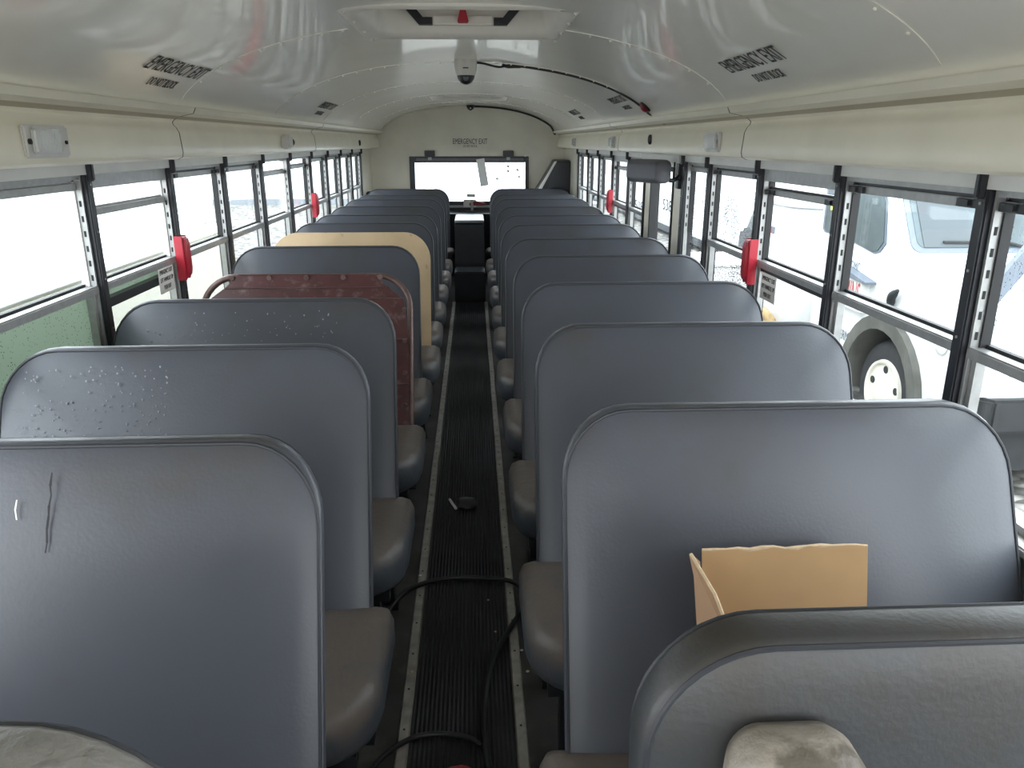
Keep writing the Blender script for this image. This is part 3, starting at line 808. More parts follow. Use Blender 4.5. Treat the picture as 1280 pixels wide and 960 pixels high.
def make_seat(name, xa, xb, aisle, label, kind='vinyl', group='blue-grey vinyl bench seats', z1=1.025, r=.135):
    """bench seat facing the camera; origin on the floor under the top edge of the back; aisle = +1 / -1 side of the aisle"""
    t = thing(name, label, 'bus seat', (0, 0, 0), group)
    lf = lambda z: lean(z, 1.025)
    if kind == 'vinyl':
        rings, ring = back_rings(xa, xb, .33, z1, r, .078, .014, lf)
        bm = NB(); rings_mesh(bm, rings)
        b = obj('backrest', bm, M['vinyl'], t, smooth=True)
        bm = NB(); tube(bm, [Vector(p) + Vector((0, -.001, 0)) for p in ring(.007, .002)], .0032, 6, closed=True)
        obj('piping', bm, M['piping'], b, smooth=True)
        # backside piping
        bm = NB(); tube(bm, [Vector(p) for p in ring(.018, .078 - .006)], .003, 6, closed=True)
        obj('rear_piping', bm, M['piping'], b, smooth=True)
    elif kind == 'plywood':
        bm = NB()
        o_ = [(p[0], p[1]) for p in rrect((xb - xa) / 2, (z1 - .33) / 2, [r, r, .02, .02], 10, (xa + xb) / 2, (z1 + .33) / 2)]
        rings_mesh(bm, [[(p[0], y + lf(p[1]), p[1]) for p in o_] for y in (.02, .033)])
        b = obj('plywood_back', bm, M['plywood'], t, smooth=True); b['label'] = 'bare plywood board'
    # cushion
    ca, cb = (xa - .0, xb + .055) if aisle > 0 else (xa - .055, xb)
    hw = (cb - ca) / 2; cx = (ca + cb) / 2
    y0, y1 = -.645, -.215
    rA, rW = .15, .06
    rr = [.03, .03, rW, rA] if aisle > 0 else [.03, .03, rA, rW]     # ++, -+, --, +-
    def cr(d, z, dy=0):
        q = [max(.012, v - d) for v in rr]
        return [(p[0], p[1], z + (.012 * max(0, (p[1] + .45)) * -1)) for p in rrect(hw - d, (y1 - y0) / 2 - d, q, 7, cx, (y0 + y1) / 2)]
    bm = NB(); rings_mesh(bm, [cr(.05, .295), cr(.03, .290), cr(.010, .305), cr(0, .33), cr(0, .385), cr(.010, .412), cr(.03, .428), cr(.07, .436), cr(.14, .440)])
    obj('cushion', bm, M['cushion'], t, smooth=True)
    # frame and two aisle legs
    bm = NB()
    box(bm, ca + .05, cb - .05, y0 + .06, y0 + .09, .262, .292); box(bm, ca + .05, cb - .05, y1 - .04, y1 - .01, .262, .292)
    ax = cb - .10 if aisle > 0 else ca + .10
    wx = ca + .02 if aisle > 0 else cb - .02
    box(bm, ax - .015, ax + .015, y0 + .06, y1, .262, .292); box(bm, wx - .015, wx + .015, y0 + .06, y1, .262, .292)
    obj('seat_frame', bm, M['black_metal'], t)
    for yy, sl in ((y0 + .10, -.0), (y1 - .03, .05)):
        bm = NB()
        vs = box(bm, ax - .018, ax + .018, yy - .018, yy + .018, .006, .27)
        for v in vs:
            if v.co.z < .1: v.co.y += sl
        box(bm, ax - .03, ax + .03, yy + sl - .04, yy + sl + .04, 0, .008)
        obj('leg', bm, M['black_metal'], t)
    # upright tubes behind the back
    for x in (xa + .05, xb - .05):
        bm = NB(); tube(bm, [(x, .05 + lf(z), z) for z in (.28, .5, .34 + .55 * .8)], .014, 8)
        obj('back_tube', bm, M['black_metal'], t, smooth=True)
    return t

LXA, LXB = -1.165, -.262
RXA, RXB = .168, 1.065
L_rows = [(1.235, 'grey-blue vinyl seat nearest the camera on the left, dark scratch near its top', 1.03),
          (1.890, 'blue-grey seat behind the scratched left seat, fine droplets over its back', 1.025),
          (2.500, 'blue-grey seat on the left directly in front of the bare maroon seat back', 1.025),
          (None, '', 0),
          (3.80, 'blue-grey seat on the left between the maroon metal back and the plywood back', 1.03),
          (None, '', 0),
          (5.05, 'blue-grey seat on the left directly behind the plywood seat back', 1.02),
          (5.70, 'second blue-grey seat behind the plywood back on the left', 1.015),
          (6.38, 'third blue-grey seat behind the plywood back on the left', 1.022),
          (7.05, 'fourth blue-grey seat behind the plywood back on the left', 1.03),
          (7.78, 'fifth blue-grey seat behind the plywood back, next to last on the left', 1.02),
          (8.60, 'rearmost left seat, its top edge against the rear window', 1.03)]
pL = make_seat('bench_seat', LXA, LXB, 1, 'x'); pR = make_seat('bench_seat', RXA, RXB, -1, 'x')
usedL = usedR = False
seats = {}
for k, (y, lab, z) in enumerate(L_rows):
    if y is None: continue
    o = copy_tree(pL) if usedL else pL; usedL = True
    o.location = (random.uniform(-.006, .006), y, 0); o['label'] = lab; o.scale.z = z / 1.025; seats['L', k] = o
R_rows = [(1.405, 'large blue-grey seat nearest the camera on the right, behind the cardboard box', 1.017),
          (2.085, 'blue-grey seat on the right directly behind the one with the box', 1.025),
          (2.785, 'third blue-grey seat on the right counted from the box', 1.02),
          (3.475, 'fourth right seat from the box, the fourth back rising behind it', 1.023),
          (4.14, 'fifth right seat from the box, level with the emergency door edge', 1.022),
          (4.87, 'sixth right seat from the box, its corner below the door glass', 1.022),
          (5.52, 'seventh right seat from the box, beyond the emergency door', 1.022),
          (6.30, 'eighth right seat from the box, below the small red handle', 1.02),
          (7.05, 'ninth right seat from the box, third from the rear', 1.03),
          (7.80, 'tenth right seat from the box, next to last', 1.02),
          (8.60, 'rearmost right seat, in front of the black wedge-shaped box', 1.03)]
for k, (y, lab, z) in enumerate(R_rows):
    o = copy_tree(pR) if usedR else pR; usedR = True
    o.location = (random.uniform(-.006, .006), y, 0); o['label'] = lab; o.scale.z = z / 1.025; seats['R', k] = o

# plywood back seat
ply = make_seat('plywood_seat', LXA + .02, LXB + .012, 1, 'left seat whose back is a bare plywood board with rounded corners', 'plywood', group=None, z1=1.022, r=.15)
ply.location = (-.0, 4.43, 0)
# bare maroon metal back
mt = make_seat('metal_back_seat', LXA + .04, LXB, 1, 'left seat with a bare maroon ribbed metal back in a rounded tube frame', 'none', group=None, z1=.99)
mt.location = (0, 3.16, 0)
lf = lambda z: lean(z, .99)
xa, xb = LXA + .06, LXB - .005
bm = NB()
r = .13; pts = [(xb, .30), (xb, .6)]
pts += [(xb - r + r * math.cos(a), .985 - r + r * math.sin(a)) for a in [k * PI / 2 / 8 for k in range(9)]]
pts += [(xa + r - r * math.sin(a), .985 - r + r * math.cos(a)) for a in [k * PI / 2 / 8 for k in range(9)]]
pts += [(xa, .6), (xa, .30)]
tube(bm, [(x, lf(z) + .02, z) for x, z in pts], .0125, 10)
obj('tube_frame', bm, M['maroon_tube'], mt, smooth=True)
bm = NB()
# ribbed sheet with clipped upper corners
zs = []
for a, b in ((.997, .948), (.942, .905), (.899, .75), (.744, .58), (.574, .36)): zs += [(a, 0), (b, 0), (b - .001, .010), (b - .005, .010)]
def halfx(z):   # the panel narrows above 0.9
    c = min(1, max(0, (.985 - z) / .10)); return c
rows = []
for z, dy in zs:
    c = halfx(z)
    l, rr_ = xa + .14 * (1 - c) + .006, xb - .14 * (1 - c) - .006
    rows.append([(l, lf(z) - .001 + dy, z), (rr_, lf(z) - .001 + dy, z)])
V = [[bm.verts.new(p) for p in q] for q in rows]
for A, B in zip(V, V[1:]): bm.faces.new((A[0], A[1], B[1], B[0]))
r_ = bmesh.ops.extrude_face_region(bm, geom=bm.faces[:]); bmesh.ops.translate(bm, verts=[v for v in r_['geom'] if isinstance(v, bmesh.types.BMVert)], vec=(0, .004, 0))
pan = obj('ribbed_panel', bm, M['maroon'], mt)
for z in (.997, .945, .902, .747, .577):
    c = halfx(z); bm = NB(); tube(bm, [(xa + .14 * (1 - c) + .008, lf(z) - .003, z), (xb - .14 * (1 - c) - .008, lf(z) - .003, z)], .0032, 6)
    obj('rib_highlight', bm, M['maroon_tube'], pan, smooth=True)  # paler beads put the highlight lines of the ribs into colour
for k in range(5):
    x = xa + .12 + k * (xb - xa - .24) / 4
    bm = NB(); lathe(bm, [(.011, -.004), (.011, .003), (.006, .008), (0, .008)], (x, lf(.985) - .006, .985), axis='Y', seg=10)
    obj('bolt', bm, M['maroon_tube'], mt, smooth=True)
for k in range(4):
    z = .86 - k * .12
    bm = NB(); lathe(bm, [(.009, -.008), (.009, .003)], (xb - .022, lf(z) - .006, z), axis='Y', seg=10)
    obj('bolt', bm, M['maroon_tube'], mt, smooth=True)

# marks on single seats
def face_pt(seat, x, z, off=.0165): return (x, lean(z) - off, z)
s0 = seats['L', 0]
bm = NB()
def mark(bm, pts, w):
    for a, b in zip(pts, pts[1:]):
        wa = w * random.uniform(.5, 1.2); wb = w * random.uniform(.5, 1.2)
        vs = [bm.verts.new(face_pt(None, a[0] - wa, a[1])), bm.verts.new(face_pt(None, a[0] + wa, a[1])), bm.verts.new(face_pt(None, b[0] + wb, b[1])), bm.verts.new(face_pt(None, b[0] - wb, b[1]))]
        bm.faces.new(vs)
mark(bm, [(-.700, .985), (-.702, .965), (-.700, .95), (-.703, .935), (-.703, .92), (-.705, .90), (-.704, .88), (-.706, .865)], .0022)
obj('scratch', bm, M['scuff'], s0)['label'] = 'dark vertical scratch'
bm = NB(); mark(bm, [(-.755, .945), (-.757, .93), (-.754, .915)], .0016)
obj('scratch', bm, M['paper'], s0)['label'] = 'short pale scratch'
def droplets(seat, x0, x1, z0, z1, n, m, name, rr=(.0012, .003)):
    bm = NB()
    for k in range(n):
        x, z = random.uniform(x0, x1), random.uniform(z0, z1); q = random.uniform(*rr)
        bmesh.ops.create_icosphere(bm, subdivisions=1, radius=q, matrix=Matrix.Translation(face_pt(None, x, z, .0145)) @ Matrix.Diagonal((1, .4, 1.2, 1)))
    o = obj(name, bm, m, seat, smooth=True); o['kind'] = 'stuff'
M['water'] = mat('water_drop', (.24, .25, .28), .25, spec=.6)
droplets(seats['L', 1], -1.12, -.75, .80, .985, 170, M['water'], 'droplets')
droplets(seats['L', 2], -1.05, -.45, .90, .99, 60, M['water'], 'droplets')

# ------------------------------------------------------------------ front barriers, driver's seat
def barrier(name, xa, xb, z0, z1, y, th, r, m, label, bulge=.014, legs=True):
    t = thing(name, label, 'barrier', (0, y, 0))
    cx, cz = (xa + xb) / 2, (z0 + z1) / 2; hw, hh = (xb - xa) / 2, (z1 - z0) / 2
    def ring(d, yy): return [(p[0], yy + (p[1] - z1) * .10, p[1]) for p in rrect(hw - d, hh - d, [max(.01, r - d), max(.01, r - d), .03, .03], 10, cx, cz)]
    bm = NB()
    rings_mesh(bm, [ring(.22, -bulge), ring(.14, -bulge * .8), ring(.06, -bulge * .4), ring(.014, 0), ring(.004, .005), ring(0, .014), ring(0, th - .02), ring(.006, th - .006), ring(.02, th), ring(.2, th + .004)])
    b = obj('padded_panel', bm, m, t, smooth=True)
    bm = NB(); tube(bm, ring(.008, .003), .0035, 6, closed=True); obj('piping', bm, M['piping'], b, smooth=True)
    bm = NB(); tube(bm, ring(.006, th - .006), .003, 6, closed=True); obj('rear_piping', bm, M['piping'], b, smooth=True)
    for x in (xa + .08, xb - .08):
        bm = NB(); tube(bm, [(x, th / 2 - .06, z0 + .05), (x, th / 2 - .09, .25), (x, th / 2 - .10, .0)], .016, 8); lathe(bm, [(.035, 0), (.035, .008)], (x, th / 2 - .10, 0), seg=12)
        obj('leg', bm, M['black_metal'], t, smooth=True)
    return t
barrier('driver_barrier', .176, 1.03,   .36, .988, .700, .075, .15, M['vinyl_dirty'], 'soiled grey-blue padded barrier with rounded corner at the lower right')
barrier('passenger_barrier', -1.16, -.220, .34, 1.047, .475, .085, .18, M['wrinkled'], 'wrinkled grey-brown padded barrier top in the lower left corner')

t = thing('driver_chair', 'driver seat whose stained tan headrest shows at the bottom edge', 'chair', (.345, .585, 0))
def pillow(name, hx, hz, cz, th, r, y, m, parent, crown=.0, tap=0.):
    bm = NB()
    def ring(d, yy):
        out = []
        for p in rrect(hx - d, hz - d, max(.01, r - d), 7, 0, cz):
            q = 1 - tap * max(0, (p[1] - cz)) / hz
            out.append((p[0] * q, yy + (p[1] - cz) * .12, p[1] + crown * (1 - (p[0] / hx) ** 2) * (1 if p[1] > cz else 0)))
        return out
    rings_mesh(bm, [ring(hx * .6, -.0), ring(.03, .004), ring(.010, .014), ring(0, .035), ring(0, th - .035), ring(.010, th - .014), ring(.03, th - .004), ring(hx * .6, th)])
    return obj(name, bm, m, parent, smooth=True)
pillow('headrest', .079, .10, .850, .10, .045, -.07, M['tan_leather'], t, .004, .10).location = (-.010, 0, -.043)
pillow('seat_back', .21, .21, .56, .10, .08, -.075, M['wrinkled'], t)
bm = NB(); rings_mesh(bm, [[(p[0], p[1], z) for p in rrect(.22 - d, .20 - d, .06, 6, 0, -.26)] for d, z in ((.03, .32), (0, .34), (0, .39), (.03, .41), (.12, .415))])
obj('cushion', bm, M['wrinkled'], t, smooth=True)
bm = NB(); lathe(bm, [(.16, 0), (.16, .02), (.08, .05), (.07, .30), (.15, .33)], (0, -.26, 0), seg=20); obj('pedestal', bm, M['black_metal'], t, smooth=True)

# ------------------------------------------------------------------ cardboard box on the first right seat
bx = thing('cardboard_box', 'open brown cardboard box standing on the nearest right seat', 'box', (0, 0, 0))
zb = .447
def jag(x0, x1, z, n=14, a=.003): return [(x0 + (x1 - x0) * k / n, z + random.uniform(-a, a * .6)) for k in range(n + 1)]
bm = NB()
top = jag(.712, .405, .805); prism(bm, [(.41, zb), (.712, zb)] + top, 1, 1.130, 1.135)
for v in bm.verts: v.co.y += (v.co.z - zb) * .25
obj('back_panel', bm, M['card'], bx)
bm = NB(); pts = [(x, 1.1325 + (z - zb) * .25, z) for x, z in top]; tube(bm, pts, [random.uniform(.0025, .0045) for _ in pts], 5); obj('torn_edge', bm, M['card_edge'], bx)
# left side wall, its top edge dropping towards the camera
bm = NB()
A = [(.402, 1.125, zb), (.392, 1.205, .79), (.375, 1.20, .808), (.400, 1.13, .77), (.420, 1.02, .70), (.430, .95, .64), (.425, .93, zb)]
f1 = [bm.verts.new(p) for p in A]; f2 = [bm.verts.new((p[0] + .006, p[1], p[2])) for p in A]
bm.faces.new(f1); bm.faces.new(f2[::-1])
for k in range(len(A)): bm.faces.new((f1[k], f1[(k + 1) % len(A)], f2[(k + 1) % len(A)], f2[k]))
obj('side_panel', bm, M['card_side'], bx)
bm = NB(); tube(bm, [(p[0] + .003, p[1], p[2] + .001) for p in A[2:6]], .0035, 5); obj('cut_edge', bm, M['card_edge'], bx)
bm = NB(); box(bm, .425, .712, .925, .930, zb, .66); obj('front_panel', bm, M['card_side'], bx)
bm = NB(); box(bm, .706, .712, .93, 1.125, zb, .70); obj('right_panel', bm, M['card'], bx)
bm = NB(); box(bm, .415, .710, .93, 1.125, zb - .001, zb + .002); obj('bottom', bm, M['card'], bx)

# ------------------------------------------------------------------ things on the floor
hp = [(-.34, 2.10), (-.30, 2.25), (-.24, 2.37), (-.11, 2.43), (.05, 2.42), (.125, 2.39), (.150, 2.32), (.145, 2.23), (.10, 2.13), (.04, 1.97), (.010, 1.78), (.012, 1.6), (.04, 1.42), (.06, 1.2), (.03, .95)]
bm = NB(); tube(bm, smooth_path([(x, y, .017) for x, y in hp], 6), .0085, 8)
tag(obj('black_hose', bm, M['hose'], smooth=True), 'thin black hose looping across the aisle floor', 'hose')
hp = [(-.30, 1.50), (-.25, 1.60), (-.18, 1.66), (-.10, 1.67), (-.03, 1.65), (.0, 1.62)]
bm = NB(); tube(bm, smooth_path([(x, y, .015) for x, y in hp], 6), .007, 8)
tag(obj('short_cable', bm, M['hose'], smooth=True), 'short black cable curled on the aisle nearest the camera', 'cable')
def lump(name, m, loc, sc, label, cat, seed=0):
    bm = NB(); bmesh.ops.create_icosphere(bm, subdivisions=3, radius=1)
    rnd = random.Random(seed)
    ph = [rnd.uniform(0, 6) for _ in range(6)]
    for v in bm.verts:
        q = 1 + .10 * math.sin(3 * v.co.x + ph[0]) * math.cos(4 * v.co.y + ph[1]) + .06 * math.sin(7 * v.co.z + ph[2] + 5 * v.co.x)
        v.co *= q
        v.co.x *= sc[0]; v.co.y *= sc[1]; v.co.z *= sc[2]
    zmin = min(v.co.z for v in bm.verts)
    o = obj(name, bm, m, smooth=True); o.location = (loc[0], loc[1], loc[2] - zmin); return tag(o, label, cat)
lump('cloth_bundle', M['brownrag'], (.122, 1.43, .006), (.032, .05, .045), 'rounded brown-grey cloth bundle on the floor by the nearest right seat', 'bundle', 3)
lump('red_rag', M['ink_red'], (-.06, 1.515, .005), (.055, .04, .012), 'red scrap on the aisle floor at the bottom edge', 'rag', 5)
lump('dark_rag', M['hose'], (-.05, 3.03, .005), (.045, .06, .012), 'small dark rag lying in the middle of the aisle', 'rag', 8)
bm = NB(); tube(bm, [(-.125, 3.08, .012), (-.095, 2.99, .012)], .006, 6)
tag(obj('paper_roll', bm, M['greypaper'], smooth=True), 'short pale stick beside the dark rag in the aisle', 'stick')
for k, (x, y, r) in enumerate([(-.215, 2.46, .006), (-.205, 1.93, .006), (.128, 2.02, .005), (.14, 1.92, .005), (.03, 2.3, .004), (.05, 2.12, .004)]):
    o = lump('crumb', M['card_edge'] if k % 2 else M['greypaper'], (x, y, .008 if k < 2 else .005), (r, r * .8, r * .6), 'tiny pale crumb of litter on the aisle floor', 'crumb', k)
    o['group'] = 'crumbs of litter on the aisle floor'

# ------------------------------------------------------------------ outside
bm = NB()
vs = [bm.verts.new(p) for p in ((-60, -30, GZ), (60, -30, GZ), (60, 33.0, GZ), (-60, 33.0, GZ))]; bm.faces.new(vs)
g = struct('ground', bm, M['gravel'])
bm = NB(); vs = [bm.verts.new(p) for p in ((-60, 33, GZ + .02), (60, 33, GZ + .02), (60, 120, GZ + .02), (-60, 120, GZ + .02))]; bm.faces.new(vs)
struct('ground.001', bm, M['building'])
# stones close to the bus on the right and left are part of the gravel
t = thing('warehouse', 'long white metal building far beyond the gravel yard', 'building', (0, 0, 0))
bm = NB(); box(bm, -45, -2, 33.3, 46, GZ + .22, GZ + 6.5); obj('wall', bm, M['building'], t)
bm = NB(); box(bm, -45, -2, 33.0, 46, GZ, GZ + .22); obj('base_band', bm, M['blueband'], t)
bm = NB(); prism(bm, [(33.0, GZ + 6.5), (46.4, GZ + 6.5), (40, GZ + 8)], 0, -45.3, -1.7); obj('roof', bm, M['building'], t)

# cream trailer left
t = thing('cream_trailer', 'low cream-coloured trailer parked beside the left windows', 'trailer', (0, 0, 0))
bm = NB(); box(bm, -5.6, -3.5, 5.2, 11.2, GZ + .35, GZ + 1.30); obj('body', bm, M['cream_trailer'], t, bevel=.04)
bm = NB(); box(bm, -5.65, -3.46, 5.15, 11.25, GZ + 1.30, GZ + 1.36); obj('top_rail', bm, M['building'], t, bevel=.01)
for y in (7.6, 8.5):
    for x in (-3.62, -5.3):
        bm = NB(); lathe(bm, [(.14, -.1), (.30, -.1), (.34, -.06), (.34, .06), (.30, .1), (.14, .1)], (x, y, GZ + .34), axis='X', seg=24); wh = obj('wheel', bm, M['tyre'], t, smooth=True)
        bm = NB(); lathe(bm, [(.0, -.06), (.15, -.06), (.15, .06), (0, .06)], (x, y, GZ + .34), axis='X', seg=16); obj('hub', bm, M['rim'], wh)

t = thing('white_fill_trailer', 'tall white box trailer added behind the low cream trailer for blown-out white', 'trailer', (0, 0, 0))  # added: its white fills the left windows like overexposed daylight
bm = NB(); box(bm, -9.4, -7.0, 4.0, 21.5, GZ + .45, GZ + 4.0); obj('box_body', bm, M['building'], t, bevel=.03)
bm = NB(); box(bm, -9.2, -7.2, 4.1, 21.4, GZ + .35, GZ + .45); obj('chassis', bm, M['dark_under'], t)
for y in (18.6, 19.8):
    for x in (-7.3, -9.1):
        bm = NB(); lathe(bm, [(.2, -.14), (.45, -.14), (.5, -.08), (.5, .08), (.45, .14), (.2, .14)], (x, y, GZ + .5), axis='X', seg=24); obj('wheel', bm, M['tyre'], t, smooth=True)

# white truck right, nose towards -y
TX = 3.45
t = thing('white_truck', 'white truck parked outside the near right windows, wheel under a dusty arch', 'truck', (0, 0, 0))
def tz(z): return z + CAMZ
# side profile polygon (y, z), with wheel arch
arch = []
wc = (6.12, tz(-2.05)); R_ = .64
for k in range(13):
    a = math.radians(-12 + k * 204 / 12)
    arch.append((wc[0] - R_ * math.cos(a), wc[1] + R_ * 1.02 * math.sin(a)))
# arch goes from low y (front) to high y (rear)
side = [(4.78, tz(-1.86)), (4.72, tz(-1.50)), (4.80, tz(-1.12)), (5.1, tz(-1.00)), (5.9, tz(-.93)), (6.08, tz(-.90)), (6.42, tz(-.36)), (6.62, tz(-.20)), (7.6, tz(-.20)), (7.6, tz(-1.80)), (6.75, tz(-1.86))]
poly = side + arch[::-1]
bm = NB()
prism(bm, poly, 0, TX, TX + 2.1)
o = obj('body', bm, M['truck_white'], t, bevel=.035)
# dusty inner arch
bm = NB()
arc2 = [(wc[0] - R_ * 1.02 * math.cos(math.radians(a)), wc[1] + R_ * 1.04 * math.sin(math.radians(a))) for a in range(-12, 193, 12)]
arc1 = [(wc[0] - R_ * .84 * math.cos(math.radians(a)), wc[1] + R_ * .86 * math.sin(math.radians(a))) for a in range(192, -13, -12)]
prism(bm, arc2 + arc1, 0, TX - .06, TX + .5); obj('fender_lip', bm, M['arch'], t, smooth=True)
bm = NB(); prism(bm, [(wc[0] - .66, wc[1] - .2), (wc[0] - .5, wc[1] + .5), (wc[0] + .5, wc[1] + .5), (wc[0] + .66, wc[1] - .2)], 0, TX + .42, TX + .5); obj('wheel_well', bm, M['dark_under'], t)
bm = NB(); lathe(bm, [(.27, .02), (.38, .0), (.43, .03), (.45, .08), (.45, .26), (.42, .31), (.27, .31)], (TX + .03, wc[0], wc[1] - .0), axis='X', seg=40); wh = obj('wheel', bm, M['tyre'], t, smooth=True)
bm = NB(); lathe(bm, [(.285, .02), (.275, -.012), (.255, -.008), (.245, .012), (.16, .014), (.13, -.01), (.09, -.02), (0, -.022)], (TX + .03, wc[0], wc[1]), axis='X', seg=32); rm = obj('rim', bm, M['rim'], wh, smooth=True)
bm = NB()
for k in range(5):
    a = k * 2 * PI / 5 + .3; c = (TX + .036, wc[0] + .2 * math.cos(a), wc[1] + .2 * math.sin(a)); lathe(bm, [(.032, 0), (.032, .02)], c, axis='X', seg=10)
obj('rim_holes', bm, M['slot'], rm)
# side window with a stepped lower edge, and windscreen
bm = NB()
def inset(pts, q): 
    cx = sum(p[0] for p in pts) / len(pts); cy = sum(p[1] for p in pts) / len(pts); return [(cx + (p[0] - cx) * q, cy + (p[1] - cy) * q) for p in pts]
sw = [(6.42, tz(-.48)), (6.36, tz(-.80)), (6.44, tz(-.88)), (6.52, tz(-.90)), (7.08, tz(-.83)), (7.45, tz(-.83)), (7.5, tz(-.80)), (7.5, tz(-.34)), (6.58, tz(-.34)), (6.50, tz(-.38))]
prism(bm, inset(sw, 1.07), 0, TX - .008, TX + .01); g1 = obj('side_gasket', bm, M['gasket'], t)
bm = NB(); prism(bm, sw, 0, TX - .014, TX - .006); obj('side_window', bm, M['truck_glass'], t)
bm = NB(); prism(bm, [(6.9, tz(-.62)), (7.4, tz(-.62)), (7.4, tz(-.50)), (6.9, tz(-.50))], 0, TX - .02, TX - .012); obj('seat_strap', bm, M['yellowgreen'], g1)
# windscreen on the slope between (6.08,-.90) and (6.42,-.36)
sl = Vector((0, .34, .54)).normalized(); nrm = Vector((0, -sl.z, sl.y))
def ws(pts, off, th, name, m, par):
    bm = NB(); base = Vector((0, 6.08, tz(-.90)))
    A = [bm.verts.new(Vector((p[0], 0, 0)) + base + sl * p[1] + nrm * off) for p in pts]
    B = [bm.verts.new(Vector((p[0], 0, 0)) + base + sl * p[1] + nrm * (off + th)) for p in pts]
    n = len(pts); bm.faces.new(A); bm.faces.new(B[::-1])
    for k in range(n): bm.faces.new((A[k], A[(k + 1) % n], B[(k + 1) % n], B[k]))
    return obj(name, bm, m, par)
g2 = ws(rrect(.97, .285, .09, 6, TX + 1.07, .33), .002, .012, 'windscreen_gasket', M['gasket'], t)
ws(rrect(.92, .245, .07, 6, TX + 1.07, .33), .012, .006, 'windscreen', M['truck_glass'], t)
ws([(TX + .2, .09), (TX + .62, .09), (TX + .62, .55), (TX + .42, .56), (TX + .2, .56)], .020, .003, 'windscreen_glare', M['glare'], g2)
bm = NB(); b0 = Vector((0, 6.08, tz(-.90))) + nrm * .035
tube(bm, [Vector((TX + .36, 0, 0)) + b0 + sl * .13, Vector((TX + .9, 0, 0)) + b0 + sl * .12, Vector((TX + 1.1, 0, 0)) + b0 + sl * .06], .012, 6); obj('wiper', bm, M['dark_under'], t, smooth=True)
bm = NB(); prism(bm, [(4.70, tz(-1.42)), (4.70, tz(-1.54)), (4.82, tz(-1.54)), (4.82, tz(-1.42))], 0, TX + .06, TX + .75); obj('headlight', bm, M['lens'], t, bevel=.03)
bm = NB(); lathe(bm, [(.085, -.012), (.075, -.02), (0, -.022)], (TX, 5.35, tz(-1.42)), axis='X', seg=20); obj('marker_light', bm, M['header'], t, smooth=True)
bm = NB(); prism(bm, [(4.62, tz(-1.62)), (4.62, tz(-1.86)), (4.75, tz(-1.88)), (4.82, tz(-1.66))], 0, TX - .05, TX + 2.1); obj('bumper', bm, M['dark_under'], t, bevel=.02)
bm = NB(); box(bm, TX + .15, TX + 1.9, 4.8, 7.6, tz(-2.2), tz(-1.85)); box(bm, TX + .02, TX + .2, 6.8, 7.6, tz(-2.05), tz(-1.83)); obj('chassis', bm, M['dark_under'], t)
bm = NB(); lathe(bm, [(.27, .0), (.46, .03), (.485, .08), (.485, .26), (.45, .31), (.27, .31)], (TX + 1.75, wc[0], wc[1]), axis='X', seg=28); obj('wheel', bm, M['tyre'], t, smooth=True)
# mirror / door handle bits, lettering
bm = NB(); tube(bm, smooth_path([(TX - .02, 6.10, tz(-1.30)), (TX - .05, 6.04, tz(-1.20)), (TX - .04, 5.98, tz(-1.14))], 4), [.02, .03, .035, .035, .035, .035, .03, .02, .015], 8); obj('hood_latch', bm, M['dark_under'], t, smooth=True)
text_obj('DMC', 'small_lettering', M['ink_soft'], (TX - .012, 6.78, tz(-1.07)), (0, -1, 0), (0, 0, 1), .16, .09, t)
text_obj('ZUKERMAN', 'door_lettering', M['ink_soft'], (TX - .010, 6.86, tz(-1.72)), (0, -1, 0), (0, 0, 1), .50, .09, t)
# red lettered toolbox bolted to the side of the truck
bm = NB(); box(bm, TX - .07, TX + .01, 6.50, 7.12, tz(-1.44), tz(-1.14)); tb = obj('side_box', bm, M['tank'], t, bevel=.01); tb['label'] = 'small side box with red lettering'
bm = NB(); prism(bm, [(6.40, tz(-1.17)), (7.14, tz(-1.13)), (7.14, tz(-1.04)), (6.40, tz(-1.15))], 0, TX - .10, TX + .01); obj('lid', bm, M['gasket'], tb)
text_obj('CUMMINS', 'red_lettering', M['ink_red'], (TX - .073, 6.80, tz(-1.29)), (0, -1, 0), (0, 0, 1), .54, .22, tb)
bm = NB()
a_, b_ = Vector((3.26, 4.80, .36)), Vector((3.80, 4.86, 1.06))
d_ = (b_ - a_).normalized(); w_ = Vector((-d_.z, 0, d_.x)) * .055; t_ = Vector((0, .05, 0))
A_ = [bm.verts.new(p) for p in (a_ - w_, b_ - w_, b_ + w_, a_ + w_)]; B_ = [bm.verts.new(v.co + t_) for v in A_]
bm.faces.new(A_); bm.faces.new(B_[::-1])
for k in range(4): bm.faces.new((A_[k], A_[(k + 1) % 4], B_[(k + 1) % 4], B_[k]))
obj('guard_bar', bm, M['gasket'], t)
# white rounded tank / housing
t = thing('white_tank', 'white round-cornered tank with small stickers beyond the truck', 'tank', (0, 0, 0))
def rr3(hx, hy, r, z, cx, cy): return [(p[0], p[1], z) for p in rrect(hx, hy, r, 8, cx, cy)]
cx_, cy_ = 4.02, 8.75
bm = NB(); rings_mesh(bm, [rr3(.62, .85, .45, GZ + .25, cx_, cy_), rr3(.66, .90, .48, GZ + .3, cx_, cy_), rr3(.66, .90, .48, tz(-.62), cx_, cy_), rr3(.60, .84, .42, tz(-.55), cx_, cy_)])
obj('shell', bm, M['tank'], t, smooth=True)
bm = NB(); rings_mesh(bm, [rr3(.68, .92, .50, tz(-.66), cx_, cy_), rr3(.70, .94, .50, tz(-.65), cx_, cy_), rr3(.70, .94, .50, tz(-.62), cx_, cy_), rr3(.68, .92, .48, tz(-.61), cx_, cy_)])
obj('rim_band', bm, M['ledge'], t, smooth=True)
bm = NB(); box(bm, cx_ - .5, cx_ + .5, cy_ - .7, cy_ + .7, GZ, GZ + .26); obj('skid', bm, M['dark_under'], t)
